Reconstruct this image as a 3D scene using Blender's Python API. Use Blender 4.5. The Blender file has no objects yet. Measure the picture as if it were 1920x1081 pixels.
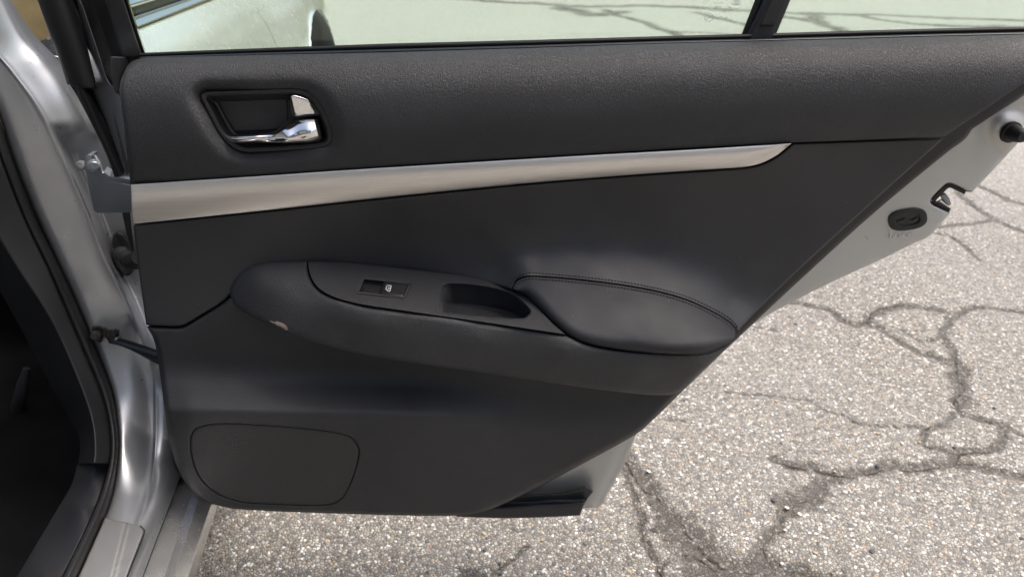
import bpy, bmesh, math, random
import numpy as np
from mathutils import Vector, Matrix
from mathutils.geometry import delaunay_2d_cdt

# ------------------------------------------------------------------ camera, sky, sun, exposure
SC = bpy.context.scene
COL = SC.collection
CAM_H, PITCH, FPX = 1.08, math.radians(30.0), 1280.0
cd = bpy.data.cameras.new('camera')
cam = bpy.data.objects.new('camera', cd); COL.objects.link(cam)
cd.sensor_width = 36.0; cd.lens = FPX / 1920.0 * 36.0
cd.clip_start = 0.02; cd.clip_end = 2000.0
cd.dof.use_dof = True; cd.dof.focus_distance = 0.74; cd.dof.aperture_fstop = 8.0
cam.location = (0, 0, CAM_H); cam.rotation_euler = (math.radians(90) - PITCH, 0, 0)
SC.camera = cam

SUN_EL, SUN_AZ = math.radians(66), math.radians(78)      # azimuth measured clockwise from +Y (the viewing direction)
w = bpy.data.worlds.new('World'); SC.world = w; w.use_nodes = True
nt = w.node_tree; nt.nodes.clear()
sky = nt.nodes.new('ShaderNodeTexSky'); sky.sky_type = 'NISHITA'; sky.sun_disc = False
sky.sun_elevation = SUN_EL; sky.sun_rotation = SUN_AZ
sky.air_density = 1.0; sky.dust_density = 9.0; sky.ozone_density = 1.0; sky.altitude = 100
bg = nt.nodes.new('ShaderNodeBackground'); bg.inputs['Strength'].default_value = 0.13
wo = nt.nodes.new('ShaderNodeOutputWorld')
nt.links.new(sky.outputs[0], bg.inputs[0]); nt.links.new(bg.outputs[0], wo.inputs[0])
sd = bpy.data.lights.new('sun', 'SUN'); sd.energy = 1.15; sd.angle = math.radians(30); sd.color = (1.0, .975, .94)
sun = bpy.data.objects.new('sun', sd); COL.objects.link(sun)
sun.location = (6, -1, 9)
_d = Vector((math.sin(SUN_AZ) * math.cos(SUN_EL), math.cos(SUN_AZ) * math.cos(SUN_EL), math.sin(SUN_EL)))
sun.rotation_euler = _d.to_track_quat('Z', 'Y').to_euler()
vs = SC.view_settings
vs.view_transform = 'Standard'; vs.look = 'None'; vs.gamma = 1.0; vs.exposure = 0.97
SC.render.engine = 'CYCLES'

# ------------------------------------------------------------------ survey: sight lines of the photograph -> points in the place
CP, SP = math.cos(PITCH), math.sin(PITCH)
def ray(u, v):
    x = (np.asarray(u, float) - 960.0) / FPX; y = -(np.asarray(v, float) - 540.5) / FPX
    return x + 0 * y, CP + y * SP + 0 * x, -SP + y * CP + 0 * x
def at(u, v, Y):
    x, y, z = ray(u, v); t = Y / y
    return np.stack([x * t, y * t, CAM_H + z * t], -1)
def on_ground(u, v, z=0.0):
    x, y, zz = ray(u, v); t = (z - CAM_H) / zz
    return np.stack([x * t, y * t, CAM_H + zz * t], -1)
def Yz(v, z):                      # distance at which the sight line of row v is at height z
    _, y, zz = ray(960, v); return float(y * (z - CAM_H) / zz)

# ------------------------------------------------------------------ materials
MATS = {}
def new_mat(name):
    m = bpy.data.materials.new(name); m.use_nodes = True
    n = m.node_tree; b = n.nodes.get('Principled BSDF'); MATS[name] = m
    return m, n, b
def N(n, t, **kw):
    nd = n.nodes.new(t)
    for k, v in kw.items():
        if k in nd.inputs.keys() if hasattr(nd.inputs, 'keys') else False: nd.inputs[k].default_value = v
        else: setattr(nd, k, v)
    return nd
def coords(n, scale=(1, 1, 1)):
    tc = n.nodes.new('ShaderNodeTexCoord'); mp = n.nodes.new('ShaderNodeMapping')
    mp.inputs['Scale'].default_value = scale
    n.links.new(tc.outputs['Object'], mp.inputs['Vector']); return mp.outputs[0]
def ramp(n, fac, stops):
    r = n.nodes.new('ShaderNodeValToRGB'); e = r.color_ramp.elements
    while len(e) < len(stops): e.new(0.5)
    for i, (p, c) in enumerate(stops):
        e[i].position = p; e[i].color = (*c, 1) if len(c) == 3 else c
    n.links.new(fac, r.inputs[0]); return r.outputs[0]
def noise(n, vec, scale, detail=3, rough=.5):
    t = n.nodes.new('ShaderNodeTexNoise'); t.inputs['Scale'].default_value = scale
    t.inputs['Detail'].default_value = detail; t.inputs['Roughness'].default_value = rough
    n.links.new(vec, t.inputs['Vector']); return t
def bump(n, b, h, strength, dist, prev=None):
    bp = n.nodes.new('ShaderNodeBump'); bp.inputs['Strength'].default_value = strength; bp.inputs['Distance'].default_value = dist
    n.links.new(h, bp.inputs['Height'])
    if prev is not None: n.links.new(prev, bp.inputs['Normal'])
    n.links.new(bp.outputs[0], b.inputs['Normal']); return bp.outputs[0]
def maprange(n, v, a, b_, c, d):
    r = n.nodes.new('ShaderNodeMapRange'); r.inputs[1].default_value = a; r.inputs[2].default_value = b_
    r.inputs[3].default_value = c; r.inputs[4].default_value = d
    n.links.new(v, r.inputs[0]); return r.outputs[0]
def mixc(n, f, a, b_, mode='MIX'):
    m = n.nodes.new('ShaderNodeMix'); m.data_type = 'RGBA'; m.blend_type = mode
    if isinstance(f, (int, float)): m.inputs[0].default_value = f
    else: n.links.new(f, m.inputs[0])
    for s, i in ((a, 6), (b_, 7)):
        if isinstance(s, tuple): m.inputs[i].default_value = (*s, 1)
        else: n.links.new(s, m.inputs[i])
    return m.outputs[2]

def mat_vinyl(name, col, rough, gscale, gstr, gdist, dust=0.0, spec=.5):
    m, n, b = new_mat(name); c = coords(n)
    v = n.nodes.new('ShaderNodeTexVoronoi'); v.inputs['Scale'].default_value = gscale
    dn = noise(n, c, gscale * .35, 2); ad = n.nodes.new('ShaderNodeMix'); ad.data_type = 'RGBA'; ad.blend_type = 'LINEAR_LIGHT'
    ad.inputs[0].default_value = .0025; n.links.new(c, ad.inputs[6]); n.links.new(dn.outputs['Color'], ad.inputs[7])
    n.links.new(ad.outputs[2], v.inputs['Vector'])
    n1 = noise(n, c, gscale * .5, 1)
    mm = n.nodes.new('ShaderNodeMath'); mm.operation = 'ADD'
    n.links.new(v.outputs['Distance'], mm.inputs[0])
    m2 = n.nodes.new('ShaderNodeMath'); m2.operation = 'MULTIPLY'; m2.inputs[1].default_value = .3
    n.links.new(n1.outputs[0], m2.inputs[0]); n.links.new(m2.outputs[0], mm.inputs[1])
    bump(n, b, mm.outputs[0], gstr, gdist)
    big = noise(n, c, 9, 2, .6)
    tone = ramp(n, big.outputs[0], [(.3, tuple(x * .88 for x in col)), (.7, tuple(x * 1.12 for x in col))])
    if dust:
        sp = noise(n, c, 420, 1, .3); f = maprange(n, sp.outputs[0], .80, .84, 0, dust)
        tone = mixc(n, f, tone, (.28, .28, .27))
    n.links.new(tone, b.inputs['Base Color'])
    rn = noise(n, c, 30, 2, .6); n.links.new(maprange(n, rn.outputs[0], .3, .7, rough - .05, rough + .06), b.inputs['Roughness'])
    b.inputs['Specular IOR Level'].default_value = spec
    return m
def mat_paint(name, col, rough=.32, metal=.75, coat=.6, dirt=.0, peel=.015, cr=.14):
    m, n, b = new_mat(name); c = coords(n)
    fl = noise(n, c, 7, 2); f1 = ramp(n, fl.outputs[0], [(.3, tuple(x * .96 for x in col)), (.7, tuple(min(1, x * 1.03) for x in col))])
    dn = noise(n, c, 18, 4, .6); df = maprange(n, dn.outputs[0], .42, .85, 0, dirt)
    n.links.new(mixc(n, df, f1, (.30, .28, .25)), b.inputs['Base Color'])
    b.inputs['Metallic'].default_value = metal
    rn = noise(n, c, 40, 5, .65); n.links.new(maprange(n, rn.outputs[0], .3, .7, rough - .04, rough + .08), b.inputs['Roughness'])
    b.inputs['Coat Weight'].default_value = coat; b.inputs['Coat Roughness'].default_value = cr
    if peel: op = noise(n, c, 90, 2); bump(n, b, op.outputs[0], peel, .0006)
    return m
def mat_plain(name, col, rough=.5, metal=0.0, nscale=300, nstr=.12, ndist=.0004, var=.12, spec=.5):
    m, n, b = new_mat(name); c = coords(n)
    g = noise(n, c, nscale, 3); big = noise(n, c, 14, 5, .6)
    n.links.new(ramp(n, big.outputs[0], [(.3, tuple(x * (1 - var) for x in col)), (.7, tuple(min(1, x * (1 + var)) for x in col))]), b.inputs['Base Color'])
    b.inputs['Roughness'].default_value = rough; b.inputs['Metallic'].default_value = metal
    b.inputs['Specular IOR Level'].default_value = spec
    bump(n, b, g.outputs[0], nstr, ndist); return m

mat_vinyl('grained_vinyl', (.0300, .0318, .0355), .46, 1050, .75, .0007, dust=.0)
mat_vinyl('smooth_vinyl', (.0275, .0290, .0325), .44, 1300, .30, .0005, dust=.35)
mat_vinyl('pad_vinyl', (.0250, .0265, .0305), .58, 1300, .25, .0005, dust=.55, spec=.38)
mat_vinyl('lower_vinyl', (.0295, .0310, .0340), .48, 1000, .5, .0006, spec=.38)
mat_vinyl('hard_plastic', (.0240, .0250, .0275), .60, 2200, .5, .0006, dust=.5, spec=.38)
mat_vinyl('trim_plastic', (.026, .026, .027), .52, 1500, .4, .0005)
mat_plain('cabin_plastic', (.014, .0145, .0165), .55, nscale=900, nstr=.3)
mat_plain('black_satin', (.016, .016, .017), .38)
mat_plain('rubber', (.012, .012, .013), .55, nscale=160, nstr=.25)
mat_plain('rubber_blue', (.016, .018, .022), .36)
mat_plain('trim_grey', (.038, .037, .038), .55, nscale=900, nstr=.35)
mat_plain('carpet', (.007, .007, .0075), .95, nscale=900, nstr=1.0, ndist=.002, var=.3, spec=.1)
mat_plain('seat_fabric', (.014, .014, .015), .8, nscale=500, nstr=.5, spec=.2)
mat_plain('chrome', (.86, .86, .86), .035, 1.0, nscale=40, nstr=.0, var=.02)
mat_plain('zinc', (.30, .33, .36), .36, .65, nscale=260, nstr=.2, var=.1)
mat_plain('grease', (.05, .047, .042), .35, .2, nscale=420, nstr=1.0, ndist=.003, var=.5)
mat_plain('tear', (.46, .36, .31), .8, nscale=500, nstr=.6, var=.2)
mat_plain('white_print', (.75, .75, .75), .6)
mat_plain('etched', (.93, .95, .88), .8)
mat_plain('thread', (.010, .010, .011), .6)
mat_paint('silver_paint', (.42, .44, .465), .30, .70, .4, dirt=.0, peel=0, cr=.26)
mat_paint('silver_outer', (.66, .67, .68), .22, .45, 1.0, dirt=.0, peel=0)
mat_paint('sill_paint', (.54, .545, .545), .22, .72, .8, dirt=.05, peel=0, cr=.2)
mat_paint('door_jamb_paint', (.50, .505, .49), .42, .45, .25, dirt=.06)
mat_paint('kick_plate_metal', (.36, .365, .37), .40, .7, .0, dirt=.15)

def _strip():
    m, n, b = new_mat('brushed_metal'); c = coords(n, (6, 60, 1500)); c2 = coords(n)
    g = noise(n, c, 1.0, 4, .6)
    n.links.new(ramp(n, g.outputs[0], [(.25, (.70, .68, .65)), (.75, (.88, .86, .83))]), b.inputs['Base Color'])
    b.inputs['Metallic'].default_value = .85
    n.links.new(maprange(n, g.outputs[0], .3, .7, .38, .50), b.inputs['Roughness'])
    b.inputs['Anisotropic'].default_value = .5
    bump(n, b, g.outputs[0], .08, .0004)
_strip()
def _grille():
    m, n, b = new_mat('grille_mesh'); tc = n.nodes.new('ShaderNodeTexCoord'); mp = n.nodes.new('ShaderNodeMapping')
    mp.inputs['Scale'].default_value = (345, 0, 345); mp.inputs['Rotation'].default_value = (0, math.radians(30), 0); mp.inputs['Location'].default_value = (0, 0, 0)
    n.links.new(tc.outputs['Object'], mp.inputs['Vector'])
    v = n.nodes.new('ShaderNodeTexVoronoi'); v.inputs['Scale'].default_value = 1; v.inputs['Randomness'].default_value = 0
    n.links.new(mp.outputs[0], v.inputs['Vector'])
    n.links.new(ramp(n, v.outputs['Distance'], [(.30, (.002, .002, .002)), (.40, (.044, .045, .048))]), b.inputs['Base Color'])
    b.inputs['Roughness'].default_value = .5
    bump(n, b, maprange(n, v.outputs['Distance'], .25, .4, 0, 1), .6, .0008)
_grille()
def _glass():
    m, n, b = new_mat('tinted_glass'); n.nodes.remove(b)
    out = n.nodes.get('Material Output')
    tr = n.nodes.new('ShaderNodeBsdfTransparent'); tr.inputs[0].default_value = (.915, 1.0, .935, 1)
    gl = n.nodes.new('ShaderNodeBsdfGlossy'); gl.inputs['Roughness'].default_value = .01
    df = n.nodes.new('ShaderNodeBsdfDiffuse'); df.inputs[0].default_value = (.70, .80, .70, 1)
    fr = n.nodes.new('ShaderNodeFresnel'); fr.inputs[0].default_value = 1.5
    c = coords(n); sm = noise(n, c, 14, 5, .65)
    mx = n.nodes.new('ShaderNodeMixShader'); n.links.new(fr.outputs[0], mx.inputs[0]); n.links.new(tr.outputs[0], mx.inputs[1]); n.links.new(gl.outputs[0], mx.inputs[2])
    m2 = n.nodes.new('ShaderNodeMixShader'); n.links.new(maprange(n, sm.outputs[0], .35, .75, .03, .06), m2.inputs[0])
    n.links.new(mx.outputs[0], m2.inputs[1]); n.links.new(df.outputs[0], m2.inputs[2]); n.links.new(m2.outputs[0], out.inputs[0])
    m, n, b = new_mat('dark_glass'); b.inputs['Base Color'].default_value = (.015, .03, .022, 1); b.inputs['Roughness'].default_value = .02
    b.inputs['Specular IOR Level'].default_value = .9
_glass()
def _asphalt():
    m, n, b = new_mat('aggregate_asphalt'); tc = n.nodes.new('ShaderNodeTexCoord'); c = tc.outputs['Object']
    nz = noise(n, c, 90, 2); ad = n.nodes.new('ShaderNodeMix'); ad.data_type = 'RGBA'; ad.blend_type = 'LINEAR_LIGHT'; ad.inputs[0].default_value = .0022
    n.links.new(c, ad.inputs[6]); n.links.new(nz.outputs['Color'], ad.inputs[7])
    v = n.nodes.new('ShaderNodeTexVoronoi'); v.inputs['Scale'].default_value = 165; n.links.new(ad.outputs[2], v.inputs['Vector'])
    e = n.nodes.new('ShaderNodeTexVoronoi'); e.feature = 'DISTANCE_TO_EDGE'; e.inputs['Scale'].default_value = 165; n.links.new(ad.outputs[2], e.inputs['Vector'])
    sx = n.nodes.new('ShaderNodeSeparateColor'); n.links.new(v.outputs['Color'], sx.inputs[0])
    stone = ramp(n, sx.outputs[0], [(0, (.10, .10, .105)), (.20, (.195, .190, .172)), (.42, (.298, .290, .258)), (.60, (.415, .403, .355)), (.72, (.39, .335, .26)), (.80, (.318, .312, .290)), (.90, (.58, .568, .515)), (1, (.80, .80, .785))])
    tan = mixc(n, maprange(n, sx.outputs[1], .94, .96, 0, .7), stone, (.40, .28, .17))
    binder = mixc(n, maprange(n, e.outputs['Distance'], .03, .16, 1, 0), tan, (.105, .098, .088))
    big = noise(n, c, 2.2, 5, .6); tone = mixc(n, maprange(n, big.outputs[0], .35, .68, 0, .28), binder, (.26, .255, .25))
    # brighter look of the far ground painted into its colour, paler with distance
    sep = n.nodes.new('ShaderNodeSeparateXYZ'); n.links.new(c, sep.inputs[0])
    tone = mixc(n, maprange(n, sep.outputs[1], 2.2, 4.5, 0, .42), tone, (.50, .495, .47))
    at_ = n.nodes.new('ShaderNodeAttribute'); at_.attribute_name = 'crack'
    n2 = noise(n, c, 38, 6, .8); s = n.nodes.new('ShaderNodeMath'); s.operation = 'ADD'
    n.links.new(at_.outputs['Fac'], s.inputs[0]); n.links.new(maprange(n, n2.outputs[0], .28, .72, -.60, .48), s.inputs[1])
    cf = maprange(n, s.outputs[0], .16, .56, 0, .95)
    dark = mixc(n, .5, tone, (.05, .046, .04), 'MULTIPLY'); dark2 = mixc(n, .50, dark, (.055, .047, .037))
    fin = mixc(n, cf, tone, dark2)
    n.links.new(fin, b.inputs['Base Color']); b.inputs['Roughness'].default_value = .75
    n.links.new(maprange(n, sx.outputs[2], 0, 1, .45, .9), b.inputs['Roughness'])
    hh = maprange(n, e.outputs['Distance'], 0, .35, 0, 1)
    h2 = n.nodes.new('ShaderNodeMath'); h2.operation = 'MULTIPLY'; n.links.new(hh, h2.inputs[0]); n.links.new(maprange(n, sx.outputs[2], 0, 1, .35, 1), h2.inputs[1])
    bump(n, b, h2.outputs[0], .8, .0035)
_asphalt()
mat_plain('crack_dirt', (.062, .054, .043), .95, nscale=400, nstr=1.0, ndist=.004, var=.4, spec=.1)
def _misc():
    m, n, b = new_mat('grass'); c = coords(n); g = noise(n, c, 30, 6, .7)
    n.links.new(ramp(n, g.outputs[0], [(.3, (.05, .08, .02)), (.7, (.16, .17, .055))]), b.inputs['Base Color']); b.inputs['Roughness'].default_value = .9
    bump(n, b, g.outputs[0], 1, .05)
    m, n, b = new_mat('tan_brick'); c = coords(n); br = n.nodes.new('ShaderNodeTexBrick'); br.inputs['Scale'].default_value = 4
    br.inputs['Color1'].default_value = (.50, .36, .18, 1); br.inputs['Color2'].default_value = (.44, .31, .16, 1); br.inputs['Mortar'].default_value = (.4, .34, .25, 1)
    mp = n.nodes.new('ShaderNodeMapping'); mp.inputs['Rotation'].default_value = (math.radians(90), 0, 0); n.links.new(c, mp.inputs[0]); n.links.new(mp.outputs[0], br.inputs['Vector'])
    n.links.new(br.outputs[0], b.inputs['Base Color']); b.inputs['Roughness'].default_value = .85
    mat_plain('roof_shingle', (.12, .11, .10), .9, nscale=8, nstr=.6, ndist=.05)
    mat_plain('white_trim', (.72, .71, .68), .6)
_misc()

# ------------------------------------------------------------------ builders
def link(name, me, mat, parent=None, smooth=True):
    o = bpy.data.objects.new(name, me); COL.objects.link(o)
    if mat: me.materials.append(MATS[mat])
    if smooth: me.polygons.foreach_set('use_smooth', [True] * len(me.polygons))
    if parent is not None: attach(o, parent)
    return o
def attach(o, parent):
    # meshes hold place coordinates, so only an Empty's position has to be undone
    o.parent = parent
    if parent.type == 'EMPTY': o.matrix_parent_inverse = Matrix.Translation(-Vector(parent.location))
def thing(name, label, cat, loc=(0, 0, 0), group=None):
    o = bpy.data.objects.new(name, None); COL.objects.link(o); o.location = loc
    o['label'] = label; o['category'] = cat
    if group: o['group'] = group
    return o
def catmull(p0, p1, p2, p3, t):
    return .5 * ((2 * p1) + (-p0 + p2) * t + (2 * p0 - 5 * p1 + 4 * p2 - p3) * t * t + (-p0 + 3 * p1 - 3 * p2 + p3) * t ** 3)
def smooth_path(pts, closed=False, step=4.0):
    """points (u,v) are smoothed; (u,v,'c') is a sharp corner"""
    P = [np.array(p[:2], float) for p in pts]; C = [len(p) > 2 for p in pts]; n = len(P)
    out = []; segs = n if closed else n - 1
    for i in range(segs):
        a, b_ = P[i], P[(i + 1) % n]
        pm = P[(i - 1) % n] if (closed or i > 0) else a
        pn = P[(i + 2) % n] if (closed or i + 2 < n) else b_
        if C[i]: pm = a - (b_ - a) * .5
        if C[(i + 1) % n]: pn = b_ + (b_ - a) * .5
        # limit tangents so uneven spacing does not overshoot
        L = np.linalg.norm(b_ - a)
        def lim(q, base, sgn):
            d = q - base; l = np.linalg.norm(d)
            return base + d * (min(l, 1.6 * L) / l) if l > 1e-6 else q
        pm = lim(pm, a, 1); pn = lim(pn, b_, 1)
        k = max(1, int(L / step))
        for j in range(k): out.append(catmull(pm, a, b_, pn, j / k))
    if not closed: out.append(P[-1])
    return np.array(out)
def seg_dist(pts, poly, closed=True):
    A = poly; B = np.roll(poly, -1, 0) if closed else poly[1:]
    A = A if closed else poly[:-1]
    best = np.full(len(pts), 1e9)
    for i in range(0, len(A), 64):
        a = A[i:i + 64][None]; d = (B[i:i + 64] - A[i:i + 64])[None]
        q = pts[:, None] - a; t = np.clip((q * d).sum(-1) / np.maximum((d * d).sum(-1), 1e-12), 0, 1)
        best = np.minimum(best, np.sqrt(((q - t[..., None] * d) ** 2).sum(-1)).min(1))
    return best
def inside(pts, poly):
    x, y = pts[:, 0], pts[:, 1]; c = np.zeros(len(pts), bool); n = len(poly)
    for i in range(n):
        x1, y1 = poly[i]; x2, y2 = poly[(i + 1) % n]
        if y1 == y2: continue
        m = ((y1 > y) != (y2 > y)) & (x < (x2 - x1) * (y - y1) / (y2 - y1) + x1); c ^= m
    return c
def tps(ctrl, lam=0.0):
    c = np.array(ctrl, float); P = c[:, :2] / 500.0; n = len(P)
    def K(r2): return np.where(r2 > 1e-12, .5 * r2 * np.log(np.maximum(r2, 1e-12)), 0)
    r2 = ((P[:, None] - P[None]) ** 2).sum(-1)
    A = np.zeros((n + 3, n + 3)); A[:n, :n] = K(r2) + lam * np.eye(n); A[:n, n] = 1; A[:n, n + 1:] = P; A[n:, :n] = A[:n, n:].T
    s = np.linalg.solve(A, np.concatenate([c[:, 2], np.zeros(3)]))
    def f(u, v):
        q = np.stack([np.asarray(u, float), np.asarray(v, float)], -1).reshape(-1, 2) / 500.0; out = np.zeros(len(q))
        for i in range(0, len(q), 4000):
            qq = q[i:i + 4000]; out[i:i + 4000] = K(((qq[:, None] - P[None]) ** 2).sum(-1)) @ s[:n] + s[n] + qq @ s[n + 1:]
        return out.reshape(np.shape(u))
    return f
def interp(pts):
    p = np.array(pts, float); return lambda u: np.interp(u, p[:, 0], p[:, 1])
def sstep(x, a, b_):
    t = np.clip((np.asarray(x, float) - a) / (b_ - a), 0, 1); return t * t * (3 - 2 * t)

def surf(name, outline, depth, mat, parent, step=7.0, holes=(), roll=(0, 0), rollw=None, skirt=.015, raw=False, smooth_len=4.0, hole_roll=None, return_to=None):
    """A pressed panel: the outline's points are taken to the distance depth(u,v); edges roll back by `roll` and get a turned flange `skirt` deep."""
    B = np.array(outline, float) if raw else smooth_path(outline, True, smooth_len)
    H = [np.array(h, float) if raw else smooth_path(h, True, smooth_len) for h in holes]
    lo, hi = B.min(0), B.max(0)
    gx = np.arange(lo[0], hi[0] + step, step); gy = np.arange(lo[1], hi[1] + step, step * .87)
    G = np.array([(x + (step / 2 if j % 2 else 0), y) for j, y in enumerate(gy) for x in gx])
    rings = []
    r = roll[0]
    def ring(poly, sgn, offs):
        t = np.roll(poly, -1, 0) - np.roll(poly, 1, 0); t /= np.maximum(np.linalg.norm(t, axis=1, keepdims=True), 1e-9)
        nn = np.stack([-t[:, 1], t[:, 0]], -1)
        area = .5 * np.sum(poly[:, 0] * np.roll(poly[:, 1], -1) - np.roll(poly[:, 0], -1) * poly[:, 1])
        nn *= np.sign(area) * sgn
        for o in offs:
            q = poly + nn * o; q = q[inside(q, B)]
            for h in H: q = q[~inside(q, h)] if len(q) else q
            if len(q):
                d = np.minimum.reduce([seg_dist(q, p) for p in [B] + H]); q = q[d > o * .85]
            rings.append(q)
    if r > 0: ring(B, 1, [r * .08, r * .22, r * .45, r * .75, r * 1.05])
    for h in H:
        if hole_roll: ring(h, -1, [hole_roll[0] * k for k in (.08, .22, .45, .75, 1.05)])
    keep = inside(G, B)
    for h in H: keep &= ~inside(G, h)
    G = G[keep]
    rr = max(r * 1.15, step * .45)
    if len(G):
        d = seg_dist(G, B); G = G[d > rr]
        for h in H: G = G[seg_dist(G, h) > max(step * .45, (hole_roll[0] * 1.15 if hole_roll else 0))] if len(G) else G
    parts = [B] + H + rings + [G]
    V = np.concatenate([p for p in parts if len(p)]); E = []; off = 0
    for p in [B] + H:
        k = len(p); E += [(off + i, off + (i + 1) % k) for i in range(k)]; off += k
    vv, ee, ff, *_ = delaunay_2d_cdt([Vector(p) for p in V.tolist()], E, [], 0, 1e-4, False)
    Q = np.array([(p.x, p.y) for p in vv]); T = np.array([f for f in ff if len(f) == 3])
    cen = Q[T].mean(1); k = inside(cen, B)
    for h in H: k &= ~inside(cen, h)
    T = T[k]
    Y = depth(Q[:, 0], Q[:, 1]).astype(float)
    if r > 0:
        d = seg_dist(Q, B); s = np.clip(d / r, 0, 1); dy = roll[1] * (1 - np.sqrt(np.maximum(0, 1 - (1 - s) ** 2)))
        if rollw is not None: dy = dy * rollw(Q[:, 0], Q[:, 1])
        Y = Y + dy
    if hole_roll:
        for h in H:
            d = seg_dist(Q, h); s = np.clip(d / hole_roll[0], 0, 1); Y = Y + hole_roll[1] * (1 - np.sqrt(np.maximum(0, 1 - (1 - s) ** 2)))
    P3 = at(Q[:, 0], Q[:, 1], Y)
    # orient towards the viewer
    a, b_, c_ = P3[T[:, 0]], P3[T[:, 1]], P3[T[:, 2]]; nn = np.cross(b_ - a, c_ - a)
    flip = (nn * (np.array([0, 0, CAM_H]) - a)).sum(-1) < 0
    T[flip] = T[flip][:, ::-1]
    faces = T.tolist(); verts = P3.tolist()
    if skirt > 0:
        cnt = {}
        for t in faces:
            for i in range(3):
                e = (t[i], t[(i + 1) % 3]); cnt[e] = 1
        bd = [e for e in cnt if (e[1], e[0]) not in cnt]
        mp = {}
        for e in bd:
            for i in e:
                if i not in mp:
                    mp[i] = len(verts); verts.append(at(Q[i, 0], Q[i, 1], Y[i] + skirt).tolist() if return_to is None else (P3[i] + np.array([0, return_to, 0])).tolist())
        for a_, b2 in bd: faces.append([b2, a_, mp[a_], mp[b2]])
    me = bpy.data.meshes.new(name); me.from_pydata(verts, [], faces); me.update()
    o = link(name, me, mat, parent)
    if skirt > 0:
        # crisp turn at the flange
        sharp = {tuple(sorted(e)) for e in bd} if skirt > 0 else set()
        att = me.attributes.new('sharp_edge', 'BOOLEAN', 'EDGE')
        ev = np.empty(len(me.edges) * 2, int); me.edges.foreach_get('vertices', ev); ev = ev.reshape(-1, 2)
        att.data.foreach_set('value', [tuple(sorted(x)) in sharp for x in ev.tolist()])
    return o

def tube(name, pts, rads, mat, parent, seg=16, cap=True):
    """Round section swept along points with a radius at each."""
    P = [Vector(p) for p in pts]; verts = []; faces = []
    up = Vector((0, 0, 1)); prevx = None
    for i, p in enumerate(P):
        t = (P[min(i + 1, len(P) - 1)] - P[max(i - 1, 0)])
        if t.length < 1e-7: t = P[-1] - P[0]
        t.normalize()
        if prevx is None:
            x = t.cross(up if abs(t.z) < .95 else Vector((1, 0, 0))).normalized()
        else:
            x = (prevx - t * prevx.dot(t)).normalized()
        prevx = x; y = t.cross(x)
        r = rads[i] if hasattr(rads, '__len__') else rads
        for k in range(seg):
            a = 2 * math.pi * k / seg; verts.append(p + (x * math.cos(a) + y * math.sin(a)) * r)
    for i in range(len(P) - 1):
        for k in range(seg):
            a = i * seg + k; b_ = i * seg + (k + 1) % seg; faces.append((a, b_, b_ + seg, a + seg))
    if cap: faces.append(tuple(range(seg))[::-1]); faces.append(tuple((len(P) - 1) * seg + k for k in range(seg)))
    me = bpy.data.meshes.new(name); me.from_pydata(verts, [], faces); me.update()
    o = link(name, me, mat, parent)
    try: me.set_sharp_from_angle(angle=math.radians(40))
    except Exception: pass
    return o
def solid(name, front, back, mat, parent, bev=.0012):
    """A prism between two matching loops of 3-D points, edges bevelled."""
    n = len(front); bm = bmesh.new()
    f = [bm.verts.new(p) for p in front]; b_ = [bm.verts.new(p) for p in back]
    bm.faces.new(f); bm.faces.new(b_[::-1])
    for i in range(n): bm.faces.new((f[i], b_[i], b_[(i + 1) % n], f[(i + 1) % n]))
    bmesh.ops.recalc_face_normals(bm, faces=bm.faces)
    if bev: bmesh.ops.bevel(bm, geom=bm.edges[:], offset=bev, segments=2, affect='EDGES', profile=.6)
    me = bpy.data.meshes.new(name); bm.to_mesh(me); bm.free(); me.update()
    o = link(name, me, mat, parent)
    try: me.set_sharp_from_angle(angle=math.radians(35))
    except Exception: pass
    return o
def solid_px(name, px, Yf, Yb, mat, parent, bev=.0012):
    f = [at(u, v, (Yf if not callable(Yf) else float(Yf(u, v)))) for u, v in px]
    b_ = [p + np.array([0, Yb, 0]) for p in f]
    return solid(name, f, b_, mat, parent, bev)
def text_px(name, txt, origin, ax, ay, depth, mat, parent, size=1.0, raise_=.0006, align='CENTER', thick=0.0):
    """Lettering as mesh, laid on a surface: ax/ay are the photo steps of one text unit."""
    cu = bpy.data.curves.new('lettering', 'FONT'); cu.body = txt; cu.size = size; cu.align_x = align; cu.align_y = 'CENTER'
    cu.resolution_u = 3; cu.extrude = .5 if thick else 0
    tmp = bpy.data.objects.new('lettering_tmp', cu); COL.objects.link(tmp)
    dg = bpy.context.evaluated_depsgraph_get(); me = bpy.data.meshes.new_from_object(tmp.evaluated_get(dg))
    bpy.data.objects.remove(tmp); bpy.data.curves.remove(cu)
    co = np.empty(len(me.vertices) * 3); me.vertices.foreach_get('co', co); co = co.reshape(-1, 3)
    u = origin[0] + co[:, 0] * ax[0] + co[:, 1] * ay[0]; v = origin[1] + co[:, 0] * ax[1] + co[:, 1] * ay[1]
    P = at(u, v, depth(u, v) - raise_ - thick * co[:, 2]); me.vertices.foreach_set('co', P.ravel()); me.update()
    return link(name, me, mat, parent, smooth=False)
def ribbon_px(name, paths, width, depth, mat, parent, raise_=.0006):
    """Flat printed/etched lines, width in photo pixels."""
    verts, faces = [], []
    for p, closed in paths:
        p = np.array(p, float); t = (np.roll(p, -1, 0) - np.roll(p, 1, 0)) if closed else np.gradient(p, axis=0)
        t /= np.maximum(np.linalg.norm(t, axis=1, keepdims=True), 1e-9); nn = np.stack([-t[:, 1], t[:, 0]], -1) * width / 2
        base = len(verts)
        for q in (p + nn, p - nn): verts += at(q[:, 0], q[:, 1], depth(q[:, 0], q[:, 1]) - raise_).tolist()
        k = len(p)
        for i in range(k if closed else k - 1):
            j = (i + 1) % k; faces.append((base + i, base + j, base + k + j, base + k + i))
    me = bpy.data.meshes.new(name); me.from_pydata(verts, [], faces); me.update()
    return link(name, me, mat, parent, smooth=False)
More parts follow.
